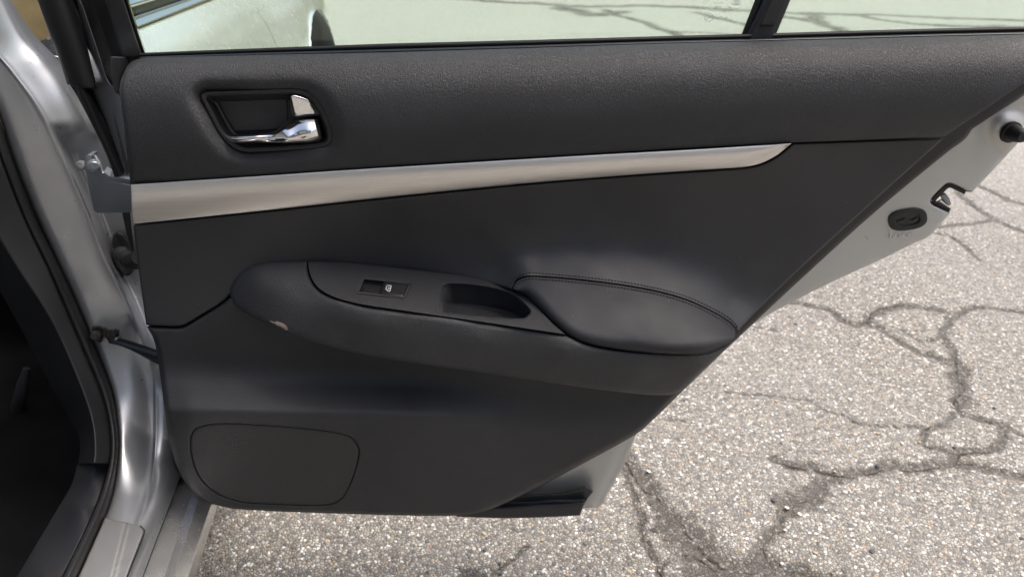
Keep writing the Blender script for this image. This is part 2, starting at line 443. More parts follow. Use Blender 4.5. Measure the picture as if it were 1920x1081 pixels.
def oval(cx, cy, rx, ry, ang=0, n=40, p=2.0):
    a = np.linspace(0, 2 * math.pi, n, endpoint=False); c, s = np.cos(a), np.sin(a)
    x = np.sign(c) * np.abs(c) ** (2 / p) * rx; y = np.sign(s) * np.abs(s) ** (2 / p) * ry
    ca, sa = math.cos(ang), math.sin(ang); return np.stack([cx + x * ca - y * sa, cy + x * sa + y * ca], -1)

# ------------------------------------------------------------------ ground with its cracks
def zpts(pts, ox, oy, s): return [(ox + x / s, oy + y / s) for x, y in pts]
A1 = (1100, 560, 2.0744); A2 = (1360, 120, 2.70); A3 = (560, 0, 2.2326); A4 = (1430, 0, 3.918); A5 = (800, 740, 3.17)
CR = []
def crack(z, pts, w): CR.append((np.array(zpts(pts, *z)), w))
crack(A1, [(120, 590), (180, 660), (260, 760), (330, 850), (400, 930), (470, 990), (600, 1040), (740, 1050), (880, 1070), (1000, 1110)], .024)
crack(A1, [(330, 900), (420, 1000), (470, 1060), (500, 1120)], .040)
crack(A1, [(140, 640), (180, 760), (205, 870), (230, 960), (290, 1040), (300, 1100)], .010)
crack(A1, [(720, 1040), (700, 950), (755, 880), (790, 800), (860, 775)], .013)
crack(A1, [(760, 770), (830, 790), (900, 760)], .024)
crack(A1, [(720, 630), (800, 650), (880, 665), (1000, 690), (1150, 665), (1300, 665), (1430, 640), (1560, 650), (1701, 690), (1800, 700)], .015)
crack(A1, [(880, 770), (900, 710), (1000, 690)], .018)
crack(A1, [(1430, 640), (1450, 600), (1600, 580), (1640, 500), (1560, 470), (1460, 440), (1440, 400), (1445, 270), (1420, 200), (1395, 160), (1410, 90), (1500, 45), (1600, 40), (1720, 55)], .013)
crack(A1, [(1440, 240), (1455, 300), (1445, 420)], .022)
crack(A1, [(1430, 440), (1320, 500), (1295, 550), (1360, 580), (1450, 600)], .009)
crack(A1, [(1640, 500), (1720, 540)], .009)
crack(A1, [(780, 10), (880, 25), (960, 50), (1030, 90), (1130, 100), (1220, 160), (1330, 220), (1430, 255)], .014)
crack(A1, [(1080, 95), (1120, 50), (1250, 25), (1400, 50)], .016)
crack(A1, [(540, 360), (700, 375), (850, 395), (950, 440), (1100, 490), (1300, 495)], .0055)
crack(A1, [(300, 465), (420, 478)], .005)
crack(A1, [(650, 105), (760, 125)], .006)
crack(A1, [(1230, 120), (1300, 160), (1380, 150)], .007)
crack(A2, [(1240, 590), (1280, 605), (1380, 660), (1513, 715), (1600, 740)], .018)
crack(A2, [(1180, 640), (1210, 680), (1340, 770), (1513, 850), (1600, 900)], .018)
crack(A2, [(1060, 825), (1150, 815), (1260, 808), (1340, 790)], .014)
crack(A2, [(1060, 850), (1180, 890), (1230, 940), (1290, 990)], .012)
crack(A2, [(1400, 690), (1513, 700)], .010)
crack(A3, [(500, -20), (720, 0), (1000, 18), (1250, 32), (1450, 25), (1650, 32), (1880, 45)], .085)
crack(A3, [(1100, 32), (1200, 48), (1290, 62), (1340, 50)], .12)
crack(A3, [(1290, 40), (1340, 65), (1420, 90), (1500, 118), (1570, 145), (1640, 190)], .060)
crack(A3, [(1560, 132), (1700, 138), (1880, 146)], .03)
crack(A3, [(1650, 50), (1760, 78), (1890, 108)], .05)
crack(A4, [(60, 85), (180, 92), (550, 96), (1000, 108), (1500, 130), (1920, 150), (2300, 160)], .070)
crack(A4, [(60, 110), (180, 128), (360, 150), (480, 190), (620, 230), (760, 290)], .085)
crack(A4, [(300, 100), (380, 120), (360, 155)], .10)
crack(A4, [(620, 100), (690, 112), (870, 150), (1200, 180), (1700, 197), (2000, 205)], .060)
crack(A4, [(500, -10), (1100, 10), (1500, 40), (1920, 50)], .05)
crack(A5, [(230, 1120), (300, 1080), (380, 1060), (480, 990), (560, 920), (600, 900)], .006)
crack(A5, [(200, 1090), (290, 1060), (300, 1120)], .022)
def build_ground():
    rs = [.0, .25]; r = .45
    while r < 9.5: rs.append(r); r *= 1.0062
    while r < 900: rs.append(r); r *= 1.35
    fine = np.arange(-42, 46.01, .22); coarse = np.arange(46 + 8, 360 - 42 - 1, 8)
    th = np.radians(np.concatenate([fine, coarse])); rs = np.array(rs[1:])
    R, T = np.meshgrid(rs, th, indexing='ij'); X = (R * np.sin(T)).ravel(); Yc = (R * np.cos(T)).ravel()
    att = np.zeros(len(X)); rng = np.random.default_rng(4)
    P = np.stack([X, Yc], -1); near = np.where((R.ravel() < 14))[0]
    for pts, wd in CR:
        p = smooth_path([tuple(q) for q in pts], False, 9.0)
        g = on_ground(p[:, 0], p[:, 1])[:, :2]
        jit = np.cumsum(rng.normal(0, 1, g.shape), 0); jit -= np.linspace(0, 1, len(g))[:, None] * jit[-1]
        g = g + rng.normal(0, wd * .30, g.shape) + jit * wd * .14
        lo, hi = g.min(0) - wd * 3, g.max(0) + wd * 3
        idx = near[((P[near] > lo) & (P[near] < hi)).all(1)]
        if not len(idx): continue
        d = seg_dist(P[idx], g, closed=False)
        att[idx] = np.maximum(att[idx], (1 - np.clip(d / (wd * 1.55), 0, 1)) * min(1, .80 + wd * 14))
    Z = -.006 * att ** 1.3
    V = np.stack([X, Yc, Z], -1); nr, nth = len(rs), len(th)
    i, j = np.meshgrid(np.arange(nr - 1), np.arange(nth), indexing='ij'); j2 = (j + 1) % nth
    F = np.stack([i * nth + j, (i + 1) * nth + j, (i + 1) * nth + j2, i * nth + j2], -1).reshape(-1, 4)[:, ::-1]
    verts = V.tolist() + [[0, 0, 0]]; faces = F.tolist() + [[k, (k + 1) % nth, len(verts) - 1][::-1] for k in range(nth)]
    me = bpy.data.meshes.new('ground'); me.from_pydata(verts, [], faces)
    a = me.attributes.new('crack', 'FLOAT', 'POINT'); a.data.foreach_set('value', np.append(att, 0.0)); me.update()
    if me.polygons[1000].normal.z < 0: me.flip_normals()
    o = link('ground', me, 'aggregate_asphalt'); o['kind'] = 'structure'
    for pts, wd in CR:                          # the open fissure along each weathered band
        p = smooth_path([tuple(q) for q in pts], False, 5.0); g = on_ground(p[:, 0], p[:, 1])[:, :2]
        L = np.concatenate([[0], np.cumsum(np.linalg.norm(np.diff(g, axis=0), axis=1))]); far = g[:, 1].mean() > 3
        stp = .03 if far else .008; q = np.arange(0, L[-1], stp)
        if len(q) < 18: continue
        g = np.stack([np.interp(q, L, g[:, i]) for i in (0, 1)], -1); k = len(g)
        w1 = rng.normal(0, 1, (k, 2)); w1 = np.stack([np.convolve(w1[:, i], np.ones(9) / 9, 'same') for i in (0, 1)], -1)
        g = g + w1 * wd * .8 + rng.normal(0, .0012, (k, 2)) * (6 if far else 1)
        t = np.gradient(g, axis=0); t /= np.maximum(np.linalg.norm(t, axis=1, keepdims=True), 1e-9); nn = np.stack([-t[:, 1], t[:, 0]], -1)
        run = np.convolve(rng.normal(0, 1, k), np.ones(15) / 15, 'same') * 3.2
        hw = np.clip(.0006 + .0009 * run + rng.normal(0, .0006, k), 0.0, .0028) * (min(9, wd * 130) if far else min(1.25, .55 + wd * 32)); hw[0] = hw[-1] = 0
        vv = np.concatenate([g + nn * hw[:, None], g - nn * hw[:, None]]); zz = -.0032 * min(1, .80 + wd * 14)
        m2 = bpy.data.meshes.new('crack'); m2.from_pydata([(a, b_, zz) for a, b_ in vv.tolist()], [], [(i, i + 1, k + i + 1, k + i) for i in range(k - 1) if hw[i] + hw[i + 1] > 1e-5]); m2.update()
        link('crack', m2, 'crack_dirt', o, False)
    o['label'] = 'pale weathered aggregate asphalt with dark branching cracks'
build_ground()
def build_pebbles():
    g = bpy.data.objects['ground']; rng = random.Random(11); meshes = []
    for k, mt in enumerate(('pebble_white', 'pebble_dark', 'pebble_tan')):
        bm = bmesh.new(); bmesh.ops.create_icosphere(bm, subdivisions=1, radius=1)
        for v in bm.verts: v.co *= rng.uniform(.78, 1.15); v.co.z *= .6
        me = bpy.data.meshes.new('pebble'); bm.to_mesh(me); bm.free(); me.materials.append(MATS[mt]); meshes.append(me)
    spots = [(1475, 952, 0, .0052), (1451, 938, 1, .0058), (1216, 884, 0, .0058), (1364, 838, 0, .0045), (1362, 815, 0, .004)]
    spots += [(rng.uniform(1180, 1920), rng.uniform(480, 1081), rng.choice((0, 0, 1, 2)), rng.uniform(.0032, .0055)) for _ in range(60)]
    spots += [(rng.uniform(400, 1180), rng.uniform(980, 1081), rng.choice((0, 1, 2)), rng.uniform(.0030, .0048)) for _ in range(22)]
    for u, v, m_, r in spots:
        p = on_ground(u, v); o = bpy.data.objects.new('pebble', meshes[m_]); COL.objects.link(o); o.parent = g
        o.location = (p[0], p[1], r * .35); o.scale = (r * rng.uniform(.8, 1.3), r, r * rng.uniform(.7, 1)); o.rotation_euler = (rng.uniform(-.3, .3), rng.uniform(-.3, .3), rng.uniform(0, 6))
mat_plain('pebble_white', (.66, .65, .61), .7, nscale=200, nstr=.3)
mat_plain('pebble_dark', (.07, .075, .085), .7, nscale=200, nstr=.3)
mat_plain('pebble_tan', (.40, .31, .20), .7, nscale=200, nstr=.3)
build_pebbles()
# lawn beyond the road and the brick house on it: outside the frame, they stand in the reflections
def build_lawn():
    bm = bmesh.new()
    for x0, x1, y0, y1 in ((-60, 60, 11, 90), (-60, 60, -90, -9)):
        vs_ = [bm.verts.new(p) for p in ((x0, y0, .05), (x1, y0, .05), (x1, y1, .05), (x0, y1, .05))]; bm.faces.new(vs_)
    me = bpy.data.meshes.new('lawn'); bm.to_mesh(me); bm.free(); o = link('lawn', me, 'grass', None, False); o['kind'] = 'structure'
build_lawn()

# ------------------------------------------------------------------ the car
car = thing('car', 'silver car with its rear side door open, dark grey door trim facing the camera', 'car', (-1.2, 1.6, 0))
Y0 = .750
def H(f): return lambda u, v: Y0 - f(u, v)

# ---- rear door: painted shell
NOTCH = [(1823, 359.6, 'c'), (1812, 359.6), (1806, 355), (1783, 344.5), (1774, 346), (1748, 372), (1747, 381), (1782.5, 398.4, 'c')]
shell_out = [(2060, 72, 'c'), (2040, 130), (1990, 190), (1920, 257), (1869, 311.5)] + NOTCH + \
    [(1743.6, 441), (1715, 455), (1652, 486), (1548, 534), (1437, 592), (1392, 624), (1300, 715), (1240, 765), (1198, 806), (1172, 866), (1146, 912), (1128, 945), (1118, 951.5), (1095, 952),
     (900, 945), (600, 930), (450, 925), (350, 880), (320, 800), (296, 640), (275, 400), (252, 200), (252, 135, 'c')]
shell_d = tps([(250, 150, .79), (300, 800, .79), (900, 500, .79), (900, 930, .785), (1100, 945, .778), (1150, 860, .776), (1200, 800, .772), (1395, 620, .765), (1550, 500, .763), (1700, 400, .765), (1800, 320, .768), (1740, 440, .768), (1650, 480, .768), (1900, 260, .772), (2040, 60, .79), (1900, 200, .766), (1500, 200, .785)])
def shell_depth(u, v):
    y = shell_d(u, v)
    d = np.hypot((u - 1893) / 1.0, (v - 247) / .95); y = y - .010 * np.exp(-(d / 34.0) ** 4) + .0025 * np.exp(-((d - 48) / 14) ** 2)
    # crease along the turned lower flange
    dd = (u - 1166) * .913 + (v - 831) * .407; y = y + .006 * sstep(dd, -2, 6) * sstep(v, 800, 850)
    return y
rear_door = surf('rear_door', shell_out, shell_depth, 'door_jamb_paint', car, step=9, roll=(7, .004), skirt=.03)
rear_door['label'] = 'open rear door with pale silver painted edge'
D = rear_door
# outer skin behind the trim
def skin_depth(u, v): return .885 + 0 * u
surf('outer_skin', [(1880, 90, 'c'), (1790, 195), (1640, 295), (1610, 370), (1470, 440), (1335, 520), (1200, 640), (1155, 690), (1100, 715), (900, 722), (480, 715), (405, 690), (372, 600), (355, 420), (340, 200), (338, 150, 'c')], skin_depth, 'silver_outer', D, step=40, skirt=.004, return_to=-.085)

# ---- interior trim backing (dark moulded board that the pads sit on)
belt = interp([(200, 113), (275, 109), (500, 103), (720, 98.5), (1000, 90), (1240, 82), (1400, 78), (1560, 74), (1740, 69), (1920, 65), (2060, 61)])
base_out = [(236, 128), (262, 110)] + [(u, float(belt(u)) + 2) for u in (400, 700, 1000, 1300, 1600, 1900)] + [(2050, 64, 'c'), (2020, 104), (1920, 179), (1870, 211), (1823, 242, 'c'), (1808, 262), (1778, 284), (1640, 398), (1504, 521), (1398, 620, 'c'), (1300, 712), (1262, 750), (1225, 786), (1190, 815), (1060, 886), (950, 942), (905, 960), (858, 966), (700, 964), (440, 953), (372, 932), (340, 898), (322, 850), (312, 790), (292, 650), (276, 600), (262, 500), (250, 400), (240, 300), (230, 190)]
surf('trim_board', base_out, lambda u, v: .738 + .010 * sstep(u - (v - 258) * -1.105, 1600, 1790), 'trim_plastic', D, step=14, roll=(8, .006), skirt=.02)

# ---- upper trim roll with the handle opening
strip_top = interp([(200, 347.5), (245, 345), (480, 329), (700, 314), (1100, 290), (1300, 278.5), (1480, 267.5), (1600, 264), (1771, 257), (1800, 256)])
BEZ = [(377.5, 178), (386, 173), (460, 170), (543, 167.5), (568, 170), (588, 181), (605, 203), (617, 231), (622, 253), (620, 266), (610, 275), (543, 281), (463, 285), (443, 280), (428, 269), (410, 247), (393, 215), (380, 190)]
def spline1(x, y):
    x = np.array(x, float); y = np.array(y, float); n = len(x); h = np.diff(x); A = np.eye(n); r = np.zeros(n)
    for i in range(1, n - 1):
        A[i, i - 1:i + 2] = h[i - 1], 2 * (h[i - 1] + h[i]), h[i]; r[i] = 6 * ((y[i + 1] - y[i]) / h[i] - (y[i] - y[i - 1]) / h[i - 1])
    m = np.linalg.solve(A, r)
    def f(q):
        q = np.clip(q, x[0], x[-1]); i = np.clip(np.searchsorted(x, q) - 1, 0, n - 2); a = x[i + 1] - q; b_ = q - x[i]; hh = h[i]
        return (m[i] * a ** 3 + m[i + 1] * b_ ** 3) / (6 * hh) + (y[i] / hh - m[i] * hh / 6) * a + (y[i + 1] / hh - m[i + 1] * hh / 6) * b_
    return f
up_prof = spline1([0, .06, .15, .28, .45, .65, .85, 1.0], [.022, .036, .0475, .0555, .0598, .0605, .0560, .0490])
def up_f(u, v):
    q = np.linspace(150, 2080, 80); ones = np.ones(25) / 25
    b0 = belt(u); s0 = strip_top(np.minimum(u, 1771)); return up_prof((v - b0) / (s0 - b0))
bez_s = smooth_path(BEZ, True, 5)
def up_h(u, v):
    h = up_f(u, v); q = np.stack([u, v], -1); d = seg_dist(q, bez_s); d = np.where(inside(q, bez_s), 0, d)
    side = .55 + .45 * sstep(500 - u + (v - 230) * .9, -60, 60)
    return h - (.0125 * np.exp(-(d / 15.0) ** 1.7)) * side
up_out = [(224, 170), (228, 146), (240, 124), (262, 110.5), (300, 107.5)] + [(u, float(belt(u))) for u in (400, 500, 720, 1000, 1240, 1400, 1560, 1740, 1920)] + \
    [(2045, 62, 'c'), (1985, 110), (1920, 155), (1850, 203), (1800, 236), (1771, 255.5, 'c'), (1600, 263), (1486, 267, 'c'), (1300, 277), (1100, 288.5), (700, 313), (480, 328), (244, 343.5, 'c'), (240, 300), (233, 240), (227, 200)]
surf('upper_trim', up_out, H(up_h), 'grained_vinyl', D, step=7, holes=[BEZ], roll=(9, .007), rollw=lambda u, v: .18 + .82 * (1 - sstep(u, 270, 330)), hole_roll=(5, .003), skirt=.02)

# ---- inner handle
bz_in = smooth_path(BEZ, True, 4)
def bez_h(u, v):
    d = seg_dist(np.stack([u, v], -1), bz_in)
    return .0485 + .001 * np.exp(-((d - 4) / 2.5) ** 2) - .018 * sstep(d, 5, 22)
surf('handle_bezel', BEZ, H(bez_h), 'black_satin', D, step=4, skirt=.012)
surf('handle_recess', [(405, 183), (411, 177, 'c'), (470, 176), (537, 175.5, 'c'), (540.5, 222), (536, 234), (517, 243), (480, 246), (440, 247, 'c'), (424, 222), (411, 197)], H(lambda u, v: .0320 + 0 * u), 'trim_plastic', D, step=6, roll=(3, .0015), skirt=.006)
lever_out = [(416, 253), (425, 252.5), (470, 252.5), (510, 247.5), (522, 240.5), (531, 231), (540, 225), (566, 221.5), (595, 221, 'c'), (601, 238), (605, 256), (601, 263), (580, 267.5), (540, 268.5), (480, 268.5), (436, 267.5), (424, 261)]
lever_f = tps([(416, 254, .046), (430, 260, .054), (480, 260, .059), (540, 258, .0625), (580, 250, .060), (602, 245, .052), (545, 228, .047), (590, 224, .049), (510, 249, .054), (480, 268, .056), (560, 268, .058), (600, 262, .052)])
surf('handle_lever', lever_out, H(lever_f), 'chrome', D, step=3, roll=(9, .007), skirt=.012, smooth_len=2)['label'] = 'chrome door release lever'
surf('lock_knob', [(543.5, 181), (546, 178), (553, 177), (578, 185), (585, 197), (592, 212.5), (575, 215.5), (556, 218.5), (551, 214), (545.5, 190)], H(lambda u, v: .0495 - .00008 * (u - 566)), 'chrome', D, step=3, roll=(5, .004), skirt=.012, smooth_len=2)
surf('knob_surround', [(546, 172.5), (568, 174), (586, 184), (602, 206), (607, 214), (557, 222.5), (547, 218), (541, 205)], H(lambda u, v: .0435 + 0 * u), 'black_satin', D, step=4, roll=(4, .003), skirt=.008)

# ---- brushed strip
strip_bot = interp([(200, 426), (250, 421), (500, 395), (750, 368), (1000, 343.5), (1200, 327), (1400, 313), (1486, 268)])
st_out = [(245, 346, 'c'), (480, 330.5), (700, 315.5), (1100, 291), (1300, 280), (1484, 268.5, 'c'), (1462, 287), (1446, 297), (1425, 306.5), (1395, 313), (1300, 319.5), (1200, 326.5), (1000, 342.5), (750, 367), (500, 394), (250, 419.5, 'c'), (246.5, 385)]
def st_h(u, v):
    a, b_ = strip_top(u), strip_bot(u); t = np.clip((v - a) / np.maximum(b_ - a, 8), 0, 1)
    return .0475 + .0075 * np.sin(math.pi * np.clip(.12 + .80 * t, 0, 1)) ** .8 - .004 * t
surf('metal_strip', st_out, H(st_h), 'brushed_metal', D, step=6, roll=(2.5, .001), skirt=.015)['label'] = 'brushed metal trim strip tapering to a point'

# ---- smooth insert panel
SEAM = [(961, 537), (968, 525), (985, 517.5), (1005, 516.5), (1100, 524.5), (1200, 538.5), (1280, 558), (1340, 585), (1370, 604), (1381, 620), (1378, 634)]
ins_out = [(250, 423, 'c'), (500, 397), (750, 370), (1000, 345.5), (1200, 329.5), (1395, 316), (1427, 309.5), (1448, 300), (1466, 288), (1488, 269.5, 'c'), (1600, 265.5), (1769, 259.5, 'c'), (1626, 388), (1482, 520), (1390, 612, 'c'),
           (1384, 622, 'c'), (1372, 605), (1340, 585), (1280, 558), (1200, 538.5), (1100, 524.5), (1005, 516.5), (985, 517.5), (968, 525), (960, 542, 'c'),
           (922, 532), (857, 520), (731, 506), (650, 497), (575, 495), (500, 500), (455, 520), (436, 546), (424, 560), (410, 571), (380, 588), (345, 608.5), (330, 610.5), (274, 608.5, 'c'), (262, 520)]
ins_f = tps([(250, 425, .044), (252, 520, .041), (272, 608, .043), (345, 608, .043), (430, 545, .034), (500, 400, .042), (420, 470, .036), (575, 490, .027), (600, 440, .031), (750, 370, .042), (750, 420, .030), (750, 500, .023),
             (1000, 346, .041), (1000, 400, .030), (930, 450, .026), (930, 500, .030), (1010, 470, .030), (1005, 500, .044), (990, 517, .056), (1100, 480, .035), (1100, 510, .052), (1100, 524, .060), (1200, 330, .040), (1200, 400, .028), (1200, 480, .032), (1200, 520, .053), (1200, 538, .064), (1290, 530, .048), (1280, 558, .066),
             (1400, 314, .038), (1400, 400, .026), (1400, 500, .029), (1370, 560, .043), (1340, 585, .067), (1384, 618, .068), (1600, 268, .040), (1600, 330, .033), (1600, 400, .029), (1500, 480, .029), (1770, 259, .036), (1440, 560, .034)], lam=2e-4)
surf('insert_panel', ins_out, H(ins_f), 'smooth_vinyl', D, step=7, roll=(4, .0022), rollw=lambda u, v: 1 - .75 * (sstep(u, 965, 990) * (1 - sstep(u, 1375, 1395)) * sstep(v, 500, 514)), skirt=.02)

# ---- lower panel
low_out = [(275, 611.5, 'c'), (330, 613), (347, 610.5), (382, 590.5), (412, 573), (426, 562), (436, 553, 'c'), (520, 590), (700, 640), (900, 670), (1100, 700), (1262, 720), (1300, 708, 'c'), (1262, 747), (1225, 784), (1188, 814), (1060, 884), (950, 940), (905, 957), (858, 964), (700, 962), (440, 951), (376, 931), (343, 897), (325, 850), (314, 790), (294, 650)]
def smin(a, b_, k):
    h = np.clip(.5 + .5 * (b_ - a) / k, 0, 1); return b_ * (1 - h) + a * h - k * h * (1 - h)
def low_f(u, v):
    A = 1 - .80 * sstep(u, 720, 1080); left = 1 - sstep(u, 290, 365)
    foot = 690 + (u - 400) * .040; ridge = 772 + (u - 400) * .018
    base = .043 - .003 * sstep(u, 425, 560) * (1 - sstep(v, 720, 800)) + .004 * sstep(u, 1000, 1280)
    rise = base - .004 + (.094 - base) * A * (v - foot) / (ridge - foot)
    top = .046 + .043 * A - .00007 * (v - ridge)
    h = -smin(-base + 0 * v, -rise, .014)              # flat under the armrest, then the ledge
    h = smin(h, top, .0045)
    return h - .010 * left * sstep(v, 690, 790)
GR = [(356, 828), (363, 806), (385, 796), (420, 792.5), (480, 795), (560, 801), (620, 808.5), (655, 817), (670, 833), (674, 848), (668, 878), (655, 912), (642, 934), (622, 945), (590, 948), (500, 945), (445, 940), (405, 924), (378, 900), (362, 868)]
surf('lower_panel', low_out, H(low_f), 'lower_vinyl', D, step=7, holes=[GR], roll=(9, .010), hole_roll=(2.5, .0015), skirt=.02)
gr_s = np.array(GR).mean(0)
GRI = [tuple(gr_s + (np.array(p) - gr_s) * .994) for p in GR]
surf('speaker_grille', GRI, H(lambda u, v: low_f(u, v) - .0012), 'grille_mesh', D, step=7, roll=(5, .0018), skirt=.006)

# ---- armrest
arm_out = [(431, 546), (440, 520), (455, 505), (480, 494), (520, 488.5), (576, 488, 'c'), (577, 505), (584, 526), (600, 545), (630, 560.5), (680, 572.5), (760, 584.5), (900, 604.5), (1000, 619.5), (1060, 628.5, 'c'), (1100, 646), (1150, 656), (1210, 661.5), (1310, 664.5), (1345, 656), (1386, 632, 'c'),
           (1392, 622, 'c'), (1345, 668), (1300, 710), (1270, 735), (1250, 740), (1200, 738.5), (1100, 727), (1000, 712), (900, 697.5), (800, 683), (700, 668), (640, 655), (580, 637), (520, 616), (470, 592), (440, 571)]
arm_f = tps([(432, 548, .040), (445, 520, .036), (480, 496, .034), (520, 490, .032), (575, 489, .032), (480, 530, .052), (530, 530, .058), (500, 570, .066), (590, 545, .070), (585, 580, .084), (640, 565, .091), (640, 600, .0985), (640, 640, .094), (560, 615, .085), (520, 612, .077), (450, 575, .052), (700, 577, .100), (700, 610, .1075), (700, 660, .1005),
             (900, 606, .1075), (900, 635, .1135), (900, 690, .1065), (1060, 629, .1095), (1060, 655, .116), (1060, 715, .108), (1200, 662, .1155), (1200, 690, .1165), (1200, 735, .107), (1310, 666, .112), (1300, 695, .107), (1262, 735, .098), (1388, 626, .083)], lam=1e-5)
surf('armrest', arm_out, H(arm_f), 'grained_vinyl', D, step=6, roll=(11, .009), rollw=lambda u, v: np.where(v > (u - 430) * .13 + 575, .75, .50), skirt=.05)
plate_out = [(577.5, 489.5, 'c'), (650, 492), (731, 500.5), (857, 514.5), (922, 526), (960, 538.5), (988, 556), (1012, 580), (1036, 606), (1060, 626.5, 'c'), (1000, 617.5), (900, 602.5), (760, 582.5), (680, 570.5), (632, 558.5), (602, 543.5), (586, 525), (579, 505)]
plate_f = tps([(576, 489, .033), (731, 501, .029), (857, 515, .031), (960, 539, .046), (1012, 580, .078), (1060, 627, .110), (900, 602, .1075), (760, 583, .1045), (680, 571, .099), (602, 544, .075), (580, 510, .050), (700, 535, .063), (850, 560, .070), (930, 570, .073), (800, 545, .064)], lam=1e-4)
POC = [(830, 540), (836, 534), (848, 532), (894, 535.5), (941, 545), (969, 558), (988, 575), (994, 585), (986, 594), (974, 596.5), (922, 594), (866, 589), (826, 584, 'c'), (826, 566)]
SW = [(682, 521.5, 'c'), (769, 531, 'c'), (758, 557, 'c'), (671, 548, 'c')]
surf('switch_plate', plate_out, H(plate_f), 'hard_plastic', D, step=5, holes=[POC, SW], roll=(2.5, .0010), hole_roll=(5, .0035), skirt=.02, smooth_len=3)
def poc_depth(u, v):
    split = np.interp(u, [820, 843, 850, 900, 935, 960, 978, 1000], [560, 571, 569.5, 574, 580.5, 588, 597, 605])
    yb = Y0 - plate_f(u, np.interp(u, [820, 847, 894, 941, 969, 988, 1000], [540, 533, 536, 546, 559, 576, 588])) + .006
    _, ry, rz = ray(u, split); zf = CAM_H + rz * (yb / ry); _, ry2, rz2 = ray(u, v); yf = ry2 * (zf - CAM_H) / rz2
    return np.where(v < split, yb + .004 * (v - 530) / 40, yf + .004 * (split - 530) / 40) - .028 * (1 - sstep(u, 824, 850)) * sstep(v, 530, 575)
def poc_d2(u, v): return np.maximum(poc_depth(u, v), Y0 - plate_f(u, v) + .0045)
surf('pull_pocket', [(822, 528, 'c'), (850, 526), (900, 529), (950, 541), (985, 560), (1002, 586), (990, 602), (960, 603), (900, 599), (820, 590, 'c')], poc_d2, 'hard_plastic', D, step=3, skirt=0)

# ---- window switch
surf('switch_well', [(676, 517, 'c'), (774, 527, 'c'), (762, 561, 'c'), (666, 552, 'c')], lambda u, v: Y0 - plate_f(u, v) + .009 - .006 * np.exp(-(((u - 684) / 14) ** 2 + ((v - 548) / 12) ** 2)), 'black_satin', D, step=4, skirt=0)
ribbon_px('switch_bezel', [(smooth_path([(682, 521.5, 'c'), (769, 531, 'c'), (758, 557, 'c'), (671, 548, 'c')], True, 3), True)], 3.0, H(plate_f), 'trim_plastic', D, .0006)
sw_btn = [(711.5, 551), (716, 538), (720, 527.5), (765.5, 533), (762, 545), (756, 556)]
def btn_d(u, v): return Y0 - plate_f(u, v) - .0015 + .004 * np.clip((735 - u) / 25, 0, 1) ** 2
surf('window_switch', [(711.5, 550, 'c'), (720, 528, 'c'), (765.5, 532.5, 'c'), (756, 556, 'c')], btn_d, 'black_satin', D, step=3, roll=(3, .002), skirt=.008)
ix, iy = 730, 540
ribbon_px('window_symbol', [(smooth_path([(723, 541, 'c'), (726, 534.5, 'c'), (733.5, 535.5, 'c'), (731, 545.5, 'c'), (727.5, 545, 'c')], True, 1.5), True)], 1.1, btn_d, 'white_print', D, .0006)
text_px('switch_lettering', 'A', (728.8, 539.8), (.1, 1), (1.0, -.05), btn_d, 'white_print', D, size=7.0)

# ---- padded elbow rest
pad_out = [(962, 540, 'c'), (969, 527.5), (986, 520), (1005, 519), (1100, 527), (1200, 541), (1280, 560.5), (1338, 586.5), (1368, 606.5), (1378, 620), (1376, 634), (1362, 644), (1335, 655), (1310, 661.5), (1260, 663), (1205, 659.5), (1150, 653), (1100, 643), (1066, 629), (1040, 608), (1014, 581), (990, 556.5)]
pad_f = tps([(964, 537, .060), (990, 521, .0565), (1100, 527, .060), (1200, 541, .065), (1280, 561, .067), (1340, 588, .0695), (1378, 622, .078), (1100, 575, .085), (1200, 590, .0925), (1290, 605, .0935), (1040, 590, .093), (1080, 620, .1085), (1200, 640, .1190), (1300, 645, .1180), (1200, 660, .1235), (1310, 662, .1215), (1372, 636, .098)], lam=3e-4)
def pad_w(u, v):
    sv = np.interp(u, [960, 985, 1005, 1100, 1200, 1280, 1340, 1381], [540, 519, 518, 526, 540, 560, 587, 622])
    return .05 + .95 * sstep(v - sv, 8, 34)
surf('armrest_pad', pad_out, H(pad_f), 'pad_vinyl', D, step=5, roll=(19, .0125), rollw=pad_w, skirt=.03)
def offs(path, o):
    t = np.gradient(path, axis=0); t /= np.linalg.norm(t, axis=1, keepdims=True); return path + np.stack([t[:, 1], -t[:, 0]], -1) * o
def build_stitches():
    verts, faces = [], []
    path = smooth_path(SEAM[:-1], False, 1.0)
    for o, fn in ((5.2, ins_f), (-5.8, pad_f)):
        p = offs(path, o); s = np.concatenate([[0], np.cumsum(np.linalg.norm(np.diff(p, axis=0), axis=1))])
        k = 2.0
        while k < s[-1] - 6:
            a = np.array([np.interp(k, s, p[:, i]) for i in (0, 1)]); b_ = np.array([np.interp(k + 3.9, s, p[:, i]) for i in (0, 1)]); k += 6.2
            t = (b_ - a) / np.linalg.norm(b_ - a); nn = np.array([-t[1], t[0]]) * 1.15
            base = len(verts)
            for f_, rz in ((0, .0004), (.25, .0013), (.75, .0013), (1, .0004)):
                q = a + (b_ - a) * f_
                for sd_ in (1, 0, -1):
                    w_ = q + nn * sd_; Yv = Y0 - float(fn(np.array([w_[0]]), np.array([w_[1]]))[0]) - rz * (1 if sd_ == 0 else .2) - .0002
                    if o < 0: Yv += .0002
                    verts.append(at(w_[0], w_[1], Yv).tolist())
            for i in range(3):
                for j in range(2): m_ = base + i * 3 + j; faces.append((m_, m_ + 1, m_ + 4, m_ + 3))
    me = bpy.data.meshes.new('stitching'); me.from_pydata(verts, [], faces); me.update()
    o = link('stitching', me, 'thread', D); o['kind'] = 'stuff'
build_stitches()

